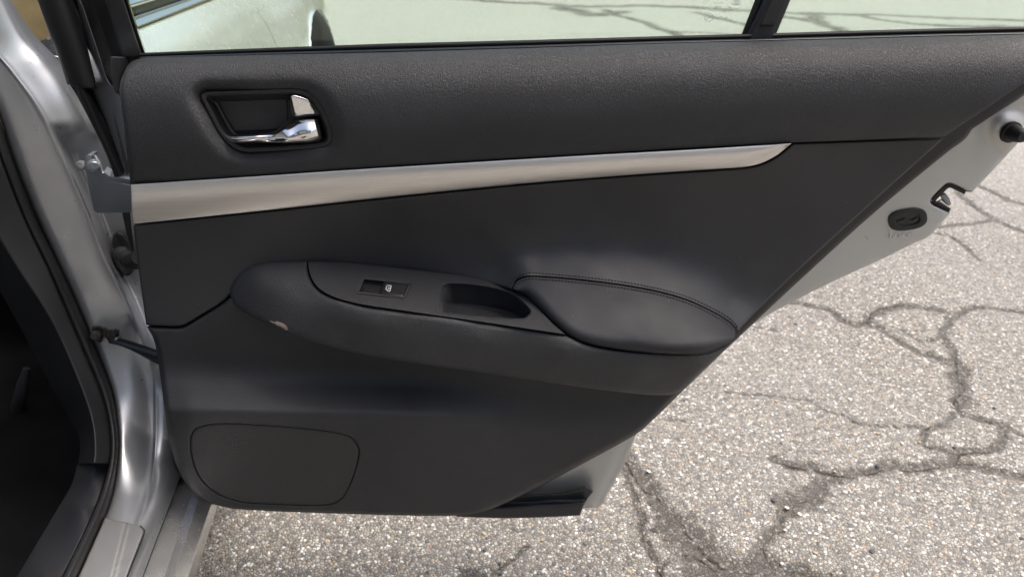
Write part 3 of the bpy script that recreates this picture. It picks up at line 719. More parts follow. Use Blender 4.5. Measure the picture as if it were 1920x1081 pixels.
# ---- torn spot on the armrest
surf('torn_patch', [(505.5, 600, 'c'), (511, 602, 'c'), (515, 604, 'c'), (519, 601.5, 'c'), (523, 603), (531, 606), (537, 611), (540, 617.5, 'c'), (536, 618.5, 'c'), (530, 614, 'c'), (523, 610.5, 'c'), (518, 609.5, 'c'), (516.5, 606.5, 'c'), (510, 605, 'c')], lambda u, v: Y0 - arm_f(u, v) - .0012 + .0115 * sstep(v - ((u - 505) * .42 + 600), 0, 11) * .5, 'tear', D, step=2, skirt=.002, smooth_len=1.5)['label'] = 'small peeled tan patch in the vinyl'

# ---- window belt seal, frame, glass
def seal_band(name, off0, off1, Yf, mat, bulge):
    us = np.linspace(262, 2060, 120); top = interp([(200, 102), (272, 99), (500, 90), (720, 82), (1000, 75), (1240, 68), (1390, 64), (1560, 59), (1740, 54), (1920, 50), (2060, 47)])
    verts = []; faces = []; n = 7
    for u in us:
        a, b_ = float(top(u)), float(belt(u)) + 3
        for k in range(n):
            t = off0 + (off1 - off0) * k / (n - 1); verts.append(at(u, a + (b_ - a) * t, Yf - bulge * math.sin(math.pi * k / (n - 1)) ** .6).tolist())
        v_ = at(u, a + (b_ - a) * off1, Yf + .01); verts.append(v_.tolist())
    m_ = n + 1
    for i in range(len(us) - 1):
        for k in range(n): a = i * m_ + k; faces.append((a, a + 1, a + m_ + 1, a + m_))
    me = bpy.data.meshes.new(name); me.from_pydata(verts, [], faces); me.update(); return link(name, me, mat, D)
seal_band('belt_seal', 0.0, .62, .752, 'rubber', .003)
seal_band('belt_lip', .56, 1.0, .742, 'rubber_blue', .004)
GY = .765
glass_top = -420
def pane(name, px, Y):
    f = [at(u, v, Y) for u, v in px]; b_ = [p + np.array([0, .004, 0]) for p in f]
    return solid(name, f, b_, 'tinted_glass', D, 0)
pane('window_pane', [(228, -30), (276, 118), (1385, 84), (1430, -30), (1555, glass_top), (105, glass_top)], GY)['label'] = 'green tinted rear door window with etched marks'
pane('quarter_pane', [(1452, 78), (2075, 58), (2090, glass_top), (1660, glass_top)], GY)
# divider bar
dv = lambda v: 1390 + (76 - v) * .50      # left edge of the bar at row v
surf('divider_bar', [(1390, 80, 'c'), (1405, 79), (1450, 76.5, 'c'), (1482, 0), (1650, -420, 'c'), (1590, -420, 'c'), (1430, 0)], lambda u, v: .748 + .006 * sstep(u - (1455 + (76 - v) * .43), -14, 0) + .008 * (1 - sstep(u - dv(v), 8, 18)), 'trim_grey', D, step=5, roll=(5, .004), skirt=.02)
surf('divider_cover', [(1424, 49, 'c'), (1450, 49, 'c'), (1474, 0), (1560, -190, 'c'), (1535, -190, 'c'), (1446, 0)], lambda u, v: .7445 + 0 * u, 'trim_plastic', D, step=6, roll=(3, .0015), skirt=.004)
surf('glass_run', [(1383, 84, 'c'), (1394, 84, 'c'), (1430, 0), (1590, -420, 'c'), (1573, -420, 'c'), (1416, 0)], lambda u, v: .757 + 0 * u, 'rubber', D, step=5, roll=(3, .003), skirt=.01)
# etched marks on the glass
eg = lambda u, v: GY + 0 * u
text_px('etched_lettering', '.GU', (1318.5, 14.5), (1, .06), (.05, -1), eg, 'etched', D, size=8)
text_px('etched_lettering', 'AS2', (1346.5, 14.5), (1, .06), (.05, -1), eg, 'etched', D, size=7.5)
text_px('etched_lettering', 'NSG M30B', (1345.5, 20.5), (1, .06), (.05, -1), eg, 'etched', D, size=7.0)
text_px('etched_lettering', '43R-00', (1355, 34), (1, .06), (.05, -1), eg, 'etched', D, size=6.0)
text_px('etched_lettering', 'E4', (1328.5, 33.5), (1, .06), (.05, -1), eg, 'etched', D, size=8)
text_px('etched_lettering', 'LAMISAFE', (1376, 15), (1, .06), (.05, -1), eg, 'etched', D, size=5.0) if False else None
ribbon_px('etched_circle', [(oval(1328.8, 33, 8.2, 7.6), True)], .9, eg, 'etched', D)
ribbon_px('etched_emblem', [(oval(1376 + k * 3, 5, 4 - k * .3, 5), True) for k in range(4)] + [([(1364, 13), (1372, 15.5), (1384, 16)], False), ([(1316, -4), (1327, -4), (1326, 6), (1317, 6)], True), ([(1318, 1), (1325, 1)], False), ([(1337, 4), (1347, 6.5), (1358, 5)], False), ([(1342, -2), (1350, 2), (1353, -4)], False)], .9, eg, 'etched', D)

# front upright of the window frame
fr_f = tps([(150, -100, .80), (172, 0, .80), (206, 103, .79), (192, 0, .775), (228, 100, .765), (222, 0, .765), (250, 60, .758), (238, 0, .758), (272, 105, .755), (205, -100, .765), (130, -300, .80), (190, -300, .76)])
surf('window_frame', [(171, 0), (190, 55), (206, 103), (212, 140), (224, 178, 'c'), (246, 175, 'c'), (262, 125), (276, 112, 'c'), (257, 55), (239, 0), (190, -140), (95, -420, 'c'), (30, -420, 'c'), (126, -140)], lambda u, v: fr_f(u, v) + .003 * sstep(u - (206 + v * .32), -3, 3), 'black_satin', D, step=6, roll=(3, .002), skirt=.02)
surf('frame_cover', [(196, 0), (214, 55), (230, 108, 'c'), (268, 108, 'c'), (250, 55), (232, 0), (180, -150, 'c'), (143, -150, 'c')], lambda u, v: fr_f(u, v) - .004, 'trim_grey', D, step=6, roll=(4, .003), skirt=.006)
surf('corner_seal', [(208, 106, 'c'), (237, 107, 'c'), (242, 119), (228, 144), (224, 176, 'c'), (215.5, 173), (206, 133)], lambda u, v: .752 + .0003 * (u - 208), 'trim_grey', D, step=4, roll=(2.5, .0015), skirt=.01)
# painted front edge of the door, seen past the trim
surf('door_edge', [(137, 0), (150, 0), (170, 55), (186, 103), (202, 150), (224, 180), (238, 290), (246, 345, 'c'), (240, 345, 'c'), (215, 272), (194, 221), (168, 160), (160, 100), (120, -140, 'c'), (92, -140, 'c')], lambda u, v: .812 + .0005 * (v - 100) * -.05 - .0009 * (u - (140 + v * .30)), 'silver_paint', D, step=5, roll=(2, .002), skirt=.01)
surf('edge_filler', [(206, 100, 'c'), (224, 150, 'c'), (232, 250), (248, 345, 'c'), (238, 330), (218, 240), (208, 180), (196, 130, 'c')], lambda u, v: .80 + 0 * u, 'black_satin', D, step=6, skirt=.01)
surf('frame_backing', [(110, -60, 'c'), (150, -60, 'c'), (206, 100), (232, 200), (250, 345, 'c'), (222, 345, 'c'), (182, 235), (150, 172), (136, 90)], lambda u, v: .826 + 0 * u, 'black_satin', D, step=10, skirt=.004)
surf('seal_flap', [(70, 0), (96, 72), (109, 107), (126, 158, 'c'), (146, 163), (165, 166), (181, 165, 'c'), (178, 148), (168, 107), (152, 37), (137, 0), (96, -130, 'c'), (24, -130, 'c')], lambda u, v: .80 - .016 * np.sin(math.pi * np.clip((u - (70 + v * .37)) / 64, 0, 1)) ** .7, 'rubber', D, step=5, roll=(3, .004), skirt=.015)
surf('hinge_seal', [(128, 155, 'c'), (150, 158, 'c'), (170, 180), (194, 221), (215, 272), (240, 340), (244, 400), (252, 480, 'c'), (238, 440), (215, 335), (198, 287), (174, 237), (144, 180)], lambda u, v: .812 - .008 * np.sin(math.pi * np.clip((u - (146 + (v - 180) * .45)) / 26, 0, 1)), 'rubber', D, step=5, roll=(3, .003), skirt=.02)

# ---- bottom seal, bump stop, latch, child lock, lettering
surf('bottom_seal', [(840, 955, 'c'), (983, 926.5, 'c'), (1049, 923), (1080, 917), (1097, 912), (1112, 920.5, 'c'), (1097, 942), (1087, 965.5, 'c'), (1020, 969), (942, 970.5), (857, 968, 'c')], lambda u, v: .758 - .012 * sstep(v - (947 - (u - 930) * .05), -2, 4), 'rubber_blue', D, step=5, roll=(2.5, .002), skirt=.02)
c0 = at(1893, 247, .758); ax = np.array([.0, -1, .0]) * .9 + np.array([.12, 0, .02]); ax /= np.linalg.norm(ax)
tube('bump_stop', [c0, c0 + ax * .004, c0 + ax * .0045, c0 + ax * .0185, c0 + ax * .0205, c0 + ax * .0205, c0 + ax * .0165], [.0120, .0118, .0100, .0072, .0060, .0022, .0020], 'rubber', D, 28)
ov = oval(1702, 411, 37, 20.5, math.radians(-9), 44, 2.6); ovi = oval(1702.5, 412, 22, 10.5, math.radians(-9), 36, 2.6)
surf('child_lock', ov, lambda u, v: shell_depth(u, v) - .0025, 'rubber', D, step=4, holes=[ovi], roll=(5, .002), hole_roll=(4, .0015), skirt=.004, raw=True)
surf('child_lock_well', oval(1702.5, 412, 25, 13, math.radians(-9), 36, 2.6), lambda u, v: shell_depth(u, v) - .0004, 'black_satin', D, step=4, skirt=0, raw=True)
surf('child_lock_lever', [(1681, 414, 'c'), (1690, 413), (1697, 409), (1703, 412), (1709, 413), (1721, 406.5, 'c'), (1720, 411), (1711, 417), (1704, 416), (1699, 413.5), (1692, 417), (1683, 418)], lambda u, v: shell_depth(u, v) - .0022, 'trim_plastic', D, step=2, roll=(2, .001), skirt=.003, smooth_len=2)
def lk(u, v): return shell_depth(u, v)
text_px('lock_lettering', 'LOCK', (1690, 441), (1.18, -.10), (.08, -.8), lk, 'silver_outer', D, size=14, raise_=.0006, thick=.0008)
ribbon_px('lock_arrow', [(oval(1668, 442.5, 3.6, 3.2, 0, 14)[2:12], False)], 1.4, lk, 'door_jamb_paint', D, .0007)
ribbon_px('paint_scratch', [([(1621, 443), (1626, 445), (1627, 450)], False)], .7, lk, 'trim_grey', D, .0003)
# latch: dark mouth lining, steel fork
n_s = smooth_path(NOTCH, False, 3)
def build_latch():
    verts, faces = [], []
    for i, p in enumerate(n_s):
        y = float(shell_depth(np.array([p[0]]), np.array([p[1]]))[0])
        q = at(p[0], p[1], y + .0005); verts += [q.tolist(), (q + np.array([0, .030, 0])).tolist()]
    for i in range(len(n_s) - 1): faces.append((2 * i, 2 * i + 2, 2 * i + 3, 2 * i + 1))
    me = bpy.data.meshes.new('latch_mouth'); me.from_pydata(verts, [], faces); me.update()
    link('latch_mouth', me, 'black_satin', D)
build_latch()
def band_in(name, pts, w, Yf, mat, t=.012):
    p = smooth_path(pts, False, 3); a = offs(p, w / 2); b_ = offs(p, -w / 2)
    loop = np.concatenate([a, b_[::-1]])
    return surf(name, loop, lambda u, v: Yf + 0 * u, mat, D, step=3, roll=(1.6, .0012), skirt=t, raw=True)
band_in('latch_rim', [(1810, 361), (1784, 348.5), (1775, 350), (1751.5, 374), (1752, 380), (1781, 394.5)], 8.0, .772, 'rubber')
solid_px('latch_fork', [(1764, 367), (1774, 363), (1781, 372), (1784, 383), (1779, 386), (1771, 378)], .783, .006, 'zinc', D, .0008)
solid_px('latch_plate', [(1757, 379), (1768, 374), (1785, 389), (1783.5, 397), (1775, 392)], .786, .003, 'chrome', D, .0005)

# ------------------------------------------------------------------ body: pillar, sill, trims, hinge (car > body > ...)
zs = lambda v, z: Yz(v, z)
def z3(u, v, z): return (u, v, zs(v, z))
# stations down the pillar and along the sill: seal edge, ridge, outer edge (sight line + distance)
ST = [((-120, -60, .832), (-55, -20, .840), (-20, -70, .884)), ((-75, 50, .832), (-14, 85, .838), (54, 52, .886)), ((-35, 140, .831), (24, 136, .838), (112, 116, .886)), ((0, 222, .830), (70, 199, .838), (160, 185, .884)), ((25, 300, .829), (112, 278, .838), (205, 270, .892)),
      ((70, 409, .828), (162, 386, .840), (250, 370, .898)), ((112, 500, .825), (196, 478, .840), (290, 460, .898)), ((155, 595, .818), (240, 567, .838), (325, 550, .890)), ((206, 720, .786), (285, 690, .820), (345, 680, .866)),
      ((219, 788, .754), (292, 775, .786), (350, 770, .826)), ((222, 841, .721), (290, 850, .742), (346, 850, .782)), (z3(213, 912, .374), z3(280, 922, .364), z3(333, 905, .334)),
      (z3(196, 968, .366), z3(262, 986, .362), z3(300, 992, .330)), (z3(145, 1083, .366), z3(226, 1083, .362), z3(267, 1080, .330)), (z3(100, 1175, .366), z3(188, 1175, .362), z3(234, 1172, .330))]
def curve3(P, k):
    P = np.array(P, float); out = []
    for i in range(len(P) - 1):
        p0 = P[max(i - 1, 0)]; p3 = P[min(i + 2, len(P) - 1)]
        for j in range(k): out.append(catmull(p0, P[i], P[i + 1], p3, j / k))
    out.append(P[-1]); return np.array(out)
def build_body():
    K = 12; c0, c1, c2 = (curve3([q[i] for q in ST], K) for i in range(3)); n = len(c0); st = np.arange(n) / K
    cols = []
    step_in = sstep(st, 3.4, 4.1) * (1 - sstep(st, 6.6, 8.2)); low = sstep(st, 7.2, 8.8)      # pocket behind the ridge; sill part
    def mixp(a, b_, t): return a * (1 - t) + b_ * t
    for t, dy in ((0, .010), (.03, .002), (.09, -.0005), (.2, -.0012), (.35, -.0016), (.5, -.0014), (.65, -.0006), (.78, .0003), (.88, 0), (.95, -.001)):
        q = mixp(c0, c1, t); q = q.copy(); q[:, 2] += dy * 1.0; cols.append(q)
    q = c1.copy(); q[:, 2] -= .0022 * (1 - low); cols.append(q)
    for t in (.03, .08, .15, .24, .36, .5, .66, .82, 1.0):
        q = mixp(c1, c2, t).copy(); dy1 = c2[:, 2] - c1[:, 2]
        y_step = c1[:, 2] + dy1 * (1 - np.exp(-t / .07)); y_soft = c1[:, 2] + dy1 * math.sin(t * math.pi / 2) ** 1.2
        y_low = c1[:, 2] + dy1 * t ** 2.2
        y = y_soft * (1 - step_in) + y_step * step_in; q[:, 2] = y * (1 - low) + y_low * low - .0022 * math.exp(-(t / .04) ** 2) * (1 - low)
        cols.append(q)
    A = np.array(cols)                       # columns x stations x (u,v,Y)
    A[:, :, 2] += .0035 * np.exp(-(((A[:, :, 0] - 250) / 8) ** 2 + ((A[:, :, 1] - 622) / 15) ** 2))
    rr = (A[:, :, 0] - 122) * .62 + (A[:, :, 1] - 288) * .78; al = (A[:, :, 0] - 122) * .78 - (A[:, :, 1] - 288) * .62
    A[:, :, 2] -= .0025 * np.exp(-(rr / 8.0) ** 2) * sstep(al, 0, 10) * (1 - sstep(al, 45, 75))
    V = at(A[:, :, 0], A[:, :, 1], A[:, :, 2]); m, k = A.shape[:2]
    faces = [(i * k + j, i * k + j + 1, (i + 1) * k + j + 1, (i + 1) * k + j) for i in range(m - 1) for j in range(k - 1)]
    me = bpy.data.meshes.new('body'); me.from_pydata(V.reshape(-1, 3).tolist(), [], faces); me.update()
    o = link('body', me, 'silver_paint', car); sub = o.modifiers.new('smooth', 'SUBSURF'); sub.levels = 1; sub.render_levels = 1
    return o, A.reshape(-1, 3)
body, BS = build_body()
body['label'] = 'silver painted pillar and door opening'
def body_depth(u, v):
    u = np.asarray(u, float); q = np.stack([u.ravel(), np.asarray(v, float).ravel()], -1); out = np.zeros(len(q))
    for i in range(0, len(q), 2000):
        d2 = ((q[i:i + 2000, None] - BS[None, :, :2]) ** 2).sum(-1); wgt = 1 / (d2 + 16) ** 2; out[i:i + 2000] = (wgt * BS[None, :, 2]).sum(1) / wgt.sum(1)
    return out.reshape(u.shape)
# bulb weatherstrip and inner trims
R0 = [(-80, 30), (-40, 130), (0, 228), (25, 302), (68, 410), (112, 500), (156, 598), (206, 722), (219, 788), (222, 841), (213, 912), (196, 968), (145, 1083), (100, 1175)]
RW = [(-100, 30), (-62, 130), (-22, 228), (3, 302), (46, 412), (90, 504), (134, 606), (186, 728), (203, 790), (207, 841), (200, 890), (178, 955), (117, 1083), (72, 1175)]
def between(name, A, B_, depth, mat, parent, step=5, **kw):
    out = [tuple(A[0]) + ('c',)] + [tuple(p) for p in A[1:-1]] + [tuple(A[-1]) + ('c',), tuple(B_[-1]) + ('c',)] + [tuple(p) for p in B_[-2:0:-1]] + [tuple(B_[0]) + ('c',)]
    return surf(name, out, depth, mat, parent, step=step, **kw)
R0s, RWs = smooth_path(R0, False, 5), smooth_path(RW, False, 5)
ws_f = tps([(p[0], p[1], float(body_depth(np.array([p[0] + 3.]), np.array([float(p[1])]))[0]) - .006) for p in R0])
def ws_depth(u, v):
    q = np.stack([u, v], -1); a = seg_dist(q, R0s, False); b_ = seg_dist(q, RWs, False); t = a / np.maximum(a + b_, 1e-6)
    return ws_f(u, v) + .002 - .010 * np.sin(math.pi * np.clip(t, 0, 1)) ** .7
between('weatherstrip', R0, RW, ws_depth, 'rubber', body, skirt=.01)
RT = [(-190, 30), (-150, 130), (-110, 230), (-78, 305), (-20, 415), (30, 500), (98, 606), (152, 728), (172, 790), (177, 841), (174, 868)]
RWt = [(-100, 30), (-62, 130), (-22, 228), (3, 302), (46, 412), (90, 504), (134, 606), (186, 728), (203, 790), (207, 841), (203, 868)]
tr_f = tps([(p[0], p[1], float(ws_f(np.array([float(p[0])]), np.array([float(p[1])]))[0]) - .004) for p in RWt] + [(p[0], p[1], float(ws_f(np.array([float(q[0])]), np.array([float(q[1])]))[0]) - .022) for p, q in zip(RT, RWt)])
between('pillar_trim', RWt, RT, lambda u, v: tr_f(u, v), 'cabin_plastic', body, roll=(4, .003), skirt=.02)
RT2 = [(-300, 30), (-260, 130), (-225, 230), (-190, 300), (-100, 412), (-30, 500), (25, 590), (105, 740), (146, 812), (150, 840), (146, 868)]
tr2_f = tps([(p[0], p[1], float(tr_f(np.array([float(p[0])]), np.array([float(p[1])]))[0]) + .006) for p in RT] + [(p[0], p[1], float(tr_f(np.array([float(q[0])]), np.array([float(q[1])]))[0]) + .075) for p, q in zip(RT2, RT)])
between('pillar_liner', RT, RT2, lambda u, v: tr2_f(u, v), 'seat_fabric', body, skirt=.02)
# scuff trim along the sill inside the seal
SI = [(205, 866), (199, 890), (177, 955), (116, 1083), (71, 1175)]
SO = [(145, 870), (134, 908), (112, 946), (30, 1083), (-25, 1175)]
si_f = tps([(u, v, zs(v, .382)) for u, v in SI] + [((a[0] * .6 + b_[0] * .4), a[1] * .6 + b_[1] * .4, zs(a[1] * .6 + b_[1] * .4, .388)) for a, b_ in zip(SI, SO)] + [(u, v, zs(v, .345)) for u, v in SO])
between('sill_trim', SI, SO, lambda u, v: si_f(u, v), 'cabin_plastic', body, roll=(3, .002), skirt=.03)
# kick plate
_zk = lambda u, v, z: (lambda r: r[1] * (z - CAM_H) / r[2])(ray(u, v))
kp_f = lambda u, v: _zk(u, v, .3745 - .004 * sstep(u - (236 - (v - 980) * .25), -1, 5))
surf('kick_plate', [(197, 969.5, 'c'), (235, 978), (258, 983.5), (269, 993), (267, 1003), (236, 1083), (203, 1172, 'c'), (104, 1172, 'c'), (146, 1083)], kp_f, 'kick_plate_metal', body, step=5, roll=(3, .0018), skirt=.005)
ribbon_px('kick_plate_edge', [(smooth_path([(262, 985), (270.5, 993), (268.5, 1004), (237.5, 1083), (204, 1172)], False, 5), False)], 3.5, lambda u, v: _zk(u, v, .367), 'rubber', body, 0)

# outer sill (car > sill)
L0 = [(350, 840), (333, 905), (300, 992), (267, 1080), (234, 1172)]
L1 = [(385, 850), (360, 925), (338, 990), (308, 1080), (277, 1172)]
L2 = [(398, 855), (373, 933), (352, 998), (324, 1083), (294, 1172)]
L3 = [(420, 865), (396, 943), (378, 1000), (352, 1083), (324, 1172)]
L4 = [(430, 870), (407, 949), (390, 1003), (366, 1083), (338, 1172)]
L5 = [(424, 872), (402, 952), (385, 1008), (361, 1088), (333, 1175)]
def sill_mesh():
    zz = [.318, .306, .309, .285, .20, .12]; rows = []
    for L, z in zip((L0, L1, L2, L3, L4, L5), zz):
        p = smooth_path(L, False, 12); k = np.linspace(0, len(p) - 1, 60); q = np.stack([np.interp(k, np.arange(len(p)), p[:, i]) for i in (0, 1)], -1)
        rows.append(on_ground(q[:, 0], q[:, 1], z))
    # rounded steps between the creases
    prof = []
    for a, b_ in zip(rows[:-1], rows[1:]):
        for t in (0, .06, .5, .94): prof.append(a * (1 - t) + b_ * t)
    prof.append(rows[-1]); P = np.array(prof); n, k, _ = P.shape
    verts = P.reshape(-1, 3).tolist(); faces = [(i * k + j, i * k + j + 1, (i + 1) * k + j + 1, (i + 1) * k + j) for i in range(n - 1) for j in range(k - 1)]
    me = bpy.data.meshes.new('sill'); me.from_pydata(verts, [], faces); me.update(); me.flip_normals()
    return link('sill', me, 'sill_paint', car)
sill_mesh()
ribbon_px('panel_gap', [(smooth_path(L0, False, 6), False)], 3.0, lambda u, v: np.array([zs(float(b_), .322) for b_ in np.atleast_1d(v)]) + 0 * u, 'rubber', body, .002)

# hinge: leaf bolted to the pillar, arm to the door
hb = lambda u, v: float(body_depth(np.array([float(u)]), np.array([float(v)]))[0])
leaf = [(158, 296), (163, 291), (176, 296), (184, 322), (205, 330), (246, 337), (246, 398), (180, 398), (171, 360)]
def leafY(u): return np.interp(u, [155, 182, 200, 250], [.846, .840, .826, .775])
f = [at(u, v, float(leafY(u))) for u, v in [(160, 300), (168, 292), (178, 293), (187, 308), (192, 324), (204, 338), (246, 348), (246, 399), (184, 400), (176, 396), (163, 340)]]
solid('hinge', f, [p + np.array([-.001, .006, .001]) for p in f], 'zinc', body, .0012)
f = [at(u, v, float(leafY(u)) + .0005) for u, v in [(186, 338), (194, 323), (205, 331), (246, 337), (246, 347), (203, 338)]]
solid('hinge_flange', f, [p + np.array([.0, .012, .004]) for p in f], 'zinc', body, .0008)
solid_px('hinge_head', [(158, 297), (162, 291), (172, 290), (170, 296), (167, 318), (158, 318)], .836, .016, 'zinc', body, .0012)
pb = at(176, 309, .838); pv = np.array([.55, -.8, .1]); pv /= np.linalg.norm(pv)
tube('hinge_pin', [pb - pv * .004, pb + pv * .003, pb + pv * .004, pb + pv * .007, pb + pv * .008], [.0080, .0080, .0056, .0056, .0046], 'zinc', body, 20)
pn = at(155, 308, .846)
tube('hinge_bolt', [pn, pn + np.array([0, -.008, 0]), pn + np.array([0, -.0085, 0])], [.0060, .0060, .0045], 'silver_paint', body, 6)

# wiring boot between pillar and door
bp = [(212, 440), (222, 434), (232, 440), (243, 458), (250, 482), (251, 503), (242, 516), (231, 514), (220, 500), (210, 475)]
bo = surf('boot_flange', bp, lambda u, v: body_depth(u, v) - .010 + 0 * u, 'rubber', body, step=4, roll=(5, .004), skirt=.02)
q0, q1 = at(226, 474, .864), at(262, 482, .785)
pts, rad = [], []
for i in range(29):
    t = i / 28; p = q0 * (1 - t) + q1 * t + np.array([0, 0, -.010 * math.sin(math.pi * t)]); pts.append(p); rad.append(.0098 + .0016 * math.sin(t * math.pi * 9))
tube('wiring_boot', pts, rad, 'rubber', body, 18)

# check strap
br = [(172, 620), (174, 612), (182, 609), (196, 612), (205, 616), (222, 616), (223, 628), (218, 636), (204, 638), (196, 632), (190, 641), (182, 640), (176, 634)]
YB = hb(200, 625)
surf('strap_bracket', br, lambda u, v: YB - .016 - .004 * np.sin((u - 172) * .35) * .5, 'grease', body, step=2.5, roll=(4, .005), skirt=.02, smooth_len=2)
pc = at(182, 627, YB - .020)
tube('strap_bolt', [pc, pc + np.array([.001, -.006, .002]), pc + np.array([.0012, -.0065, .0022]), pc + np.array([.002, -.010, .003])], [.0072, .0070, .0046, .0042], 'trim_plastic', body, 6)
arm_top = [(200, 632), (224, 633), (250, 640), (285, 652), (300, 658)]; arm_bot = [(204, 643), (222, 647), (245, 656), (268, 668), (286, 678), (300, 684)]
between('check_strap', arm_top, arm_bot, lambda u, v: np.interp(u, [196, 300], [YB - .012, YB - .045]) - .004 * np.sin(np.clip((v - (632 + (u - 200) * .30)) / 18, 0, 1) * math.pi), 'rubber_blue', body, step=3, roll=(2.5, .002), skirt=.010)
solid_px('strap_rivet', [(213, 636), (216, 634), (219, 635), (219, 638), (215, 639)], YB - .022, .004, 'zinc', body, .0006)

# ------------------------------------------------------------------ cabin seen through the door opening
fl = [(-2.1, .05, .24), (-.62, .05, .24), (-.60, 1.6, .24), (-2.1, 1.6, .24)]
def sheet(name, quads, mat, parent, smooth=False):
    verts, faces = [], []
    for q in quads: faces.append(tuple(range(len(verts), len(verts) + len(q)))); verts += [tuple(p) for p in q]
    me = bpy.data.meshes.new(name); me.from_pydata(verts, [], faces); me.update(); return link(name, me, mat, parent, smooth)
def build_floor():
    n = 40; xs = np.linspace(-2.1, -.50, n); ys = np.linspace(-.3, 1.9, n); verts = []; rng = np.random.default_rng(2)
    for y in ys:
        for x in xs:
            edge = np.clip((x + .66) / .16, 0, 1); verts.append((x, y, .22 + .10 * edge ** 2 + .06 * math.exp(-((x + 1.35) / .14) ** 2) + rng.normal(0, .002)))
    faces = [(j * n + i, j * n + i + 1, (j + 1) * n + i + 1, (j + 1) * n + i) for j in range(n - 1) for i in range(n - 1)]
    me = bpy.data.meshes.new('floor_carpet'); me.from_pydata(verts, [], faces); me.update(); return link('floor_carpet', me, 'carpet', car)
build_floor()
def rounded_box(name, c, s, mat, parent, bev=.04, rot=(0, 0, 0)):
    bm = bmesh.new(); bmesh.ops.create_cube(bm, size=1)
    bmesh.ops.scale(bm, vec=s, verts=bm.verts); bmesh.ops.bevel(bm, geom=bm.edges[:], offset=bev, segments=4, affect='EDGES', profile=.5)
    from mathutils import Euler
    bmesh.ops.transform(bm, matrix=Matrix.Translation(c) @ Euler(rot).to_matrix().to_4x4(), verts=bm.verts)
    me = bpy.data.meshes.new(name); bm.to_mesh(me); bm.free(); me.update(); return link(name, me, mat, parent)
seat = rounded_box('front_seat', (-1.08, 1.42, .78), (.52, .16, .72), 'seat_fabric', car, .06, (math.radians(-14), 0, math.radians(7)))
rounded_box('seat_cushion', (-1.10, 1.62, .42), (.52, .50, .18), 'seat_fabric', seat, .06, (0, 0, math.radians(7)))
pr = at(72, 880, 1.02)
tube('seat_bolt', [pr, pr + np.array([.002, -.012, .004]), pr + np.array([.002, -.0125, .004])], [.009, .008, .004], 'trim_plastic', seat, 12)
q = at(20, 780, 1.05)
tube('seat_lever', [at(50, 690, 1.03), at(44, 720, 1.02), at(34, 760, 1.02), at(28, 800, 1.03)], [.006, .011, .012, .007], 'trim_plastic', seat, 12)
tube('seat_rail', [at(95, 925, 1.0), at(112, 932, .985), at(125, 932, .98)], [.005, .006, .005], 'zinc', seat, 10)
# roof, far side and rear seat close the cabin
F2 = np.array([-math.sin(math.radians(7.5)), math.cos(math.radians(7.5)), 0]); N2 = np.array([math.cos(math.radians(7.5)), math.sin(math.radians(7.5)), 0])
OC = np.array([-.470, .875, 0.0])
def cp(s, w_, z): return OC + F2 * s + N2 * w_ + np.array([0, 0, z])
def build_roof():
    verts, faces = [], []; ns, nw = 16, 14
    for i in range(ns):
        s = -1.15 + i / (ns - 1) * 1.75
        for j in range(nw):
            t = j / (nw - 1); w_ = -.30 - t * 1.16; z = 1.40 + .05 * math.sin(math.pi * t) - .08 * ((s + .1) / 1.1) ** 2
            verts.append(cp(s, w_, z).tolist())
    faces = [(i * nw + j, i * nw + j + 1, (i + 1) * nw + j + 1, (i + 1) * nw + j) for i in range(ns - 1) for j in range(nw - 1)]
    me = bpy.data.meshes.new('roof'); me.from_pydata(verts, [], faces); me.update(); return link('roof', me, 'silver_outer', car)
build_roof()
sheet('far_side', [[cp(-1.3, -1.72, .2), cp(1.3, -1.72, .2), cp(1.3, -1.70, .92), cp(-1.3, -1.70, .96)]], 'trim_plastic', car)
sheet('dashboard', [[cp(1.05, -.12, .3), cp(1.05, -1.65, .3), cp(1.0, -1.65, .92), cp(1.0, -.12, .92)], [cp(1.0, -.12, .92), cp(1.0, -1.65, .92), cp(1.5, -1.6, .95), cp(1.5, -.16, .95)]], 'trim_plastic', car)

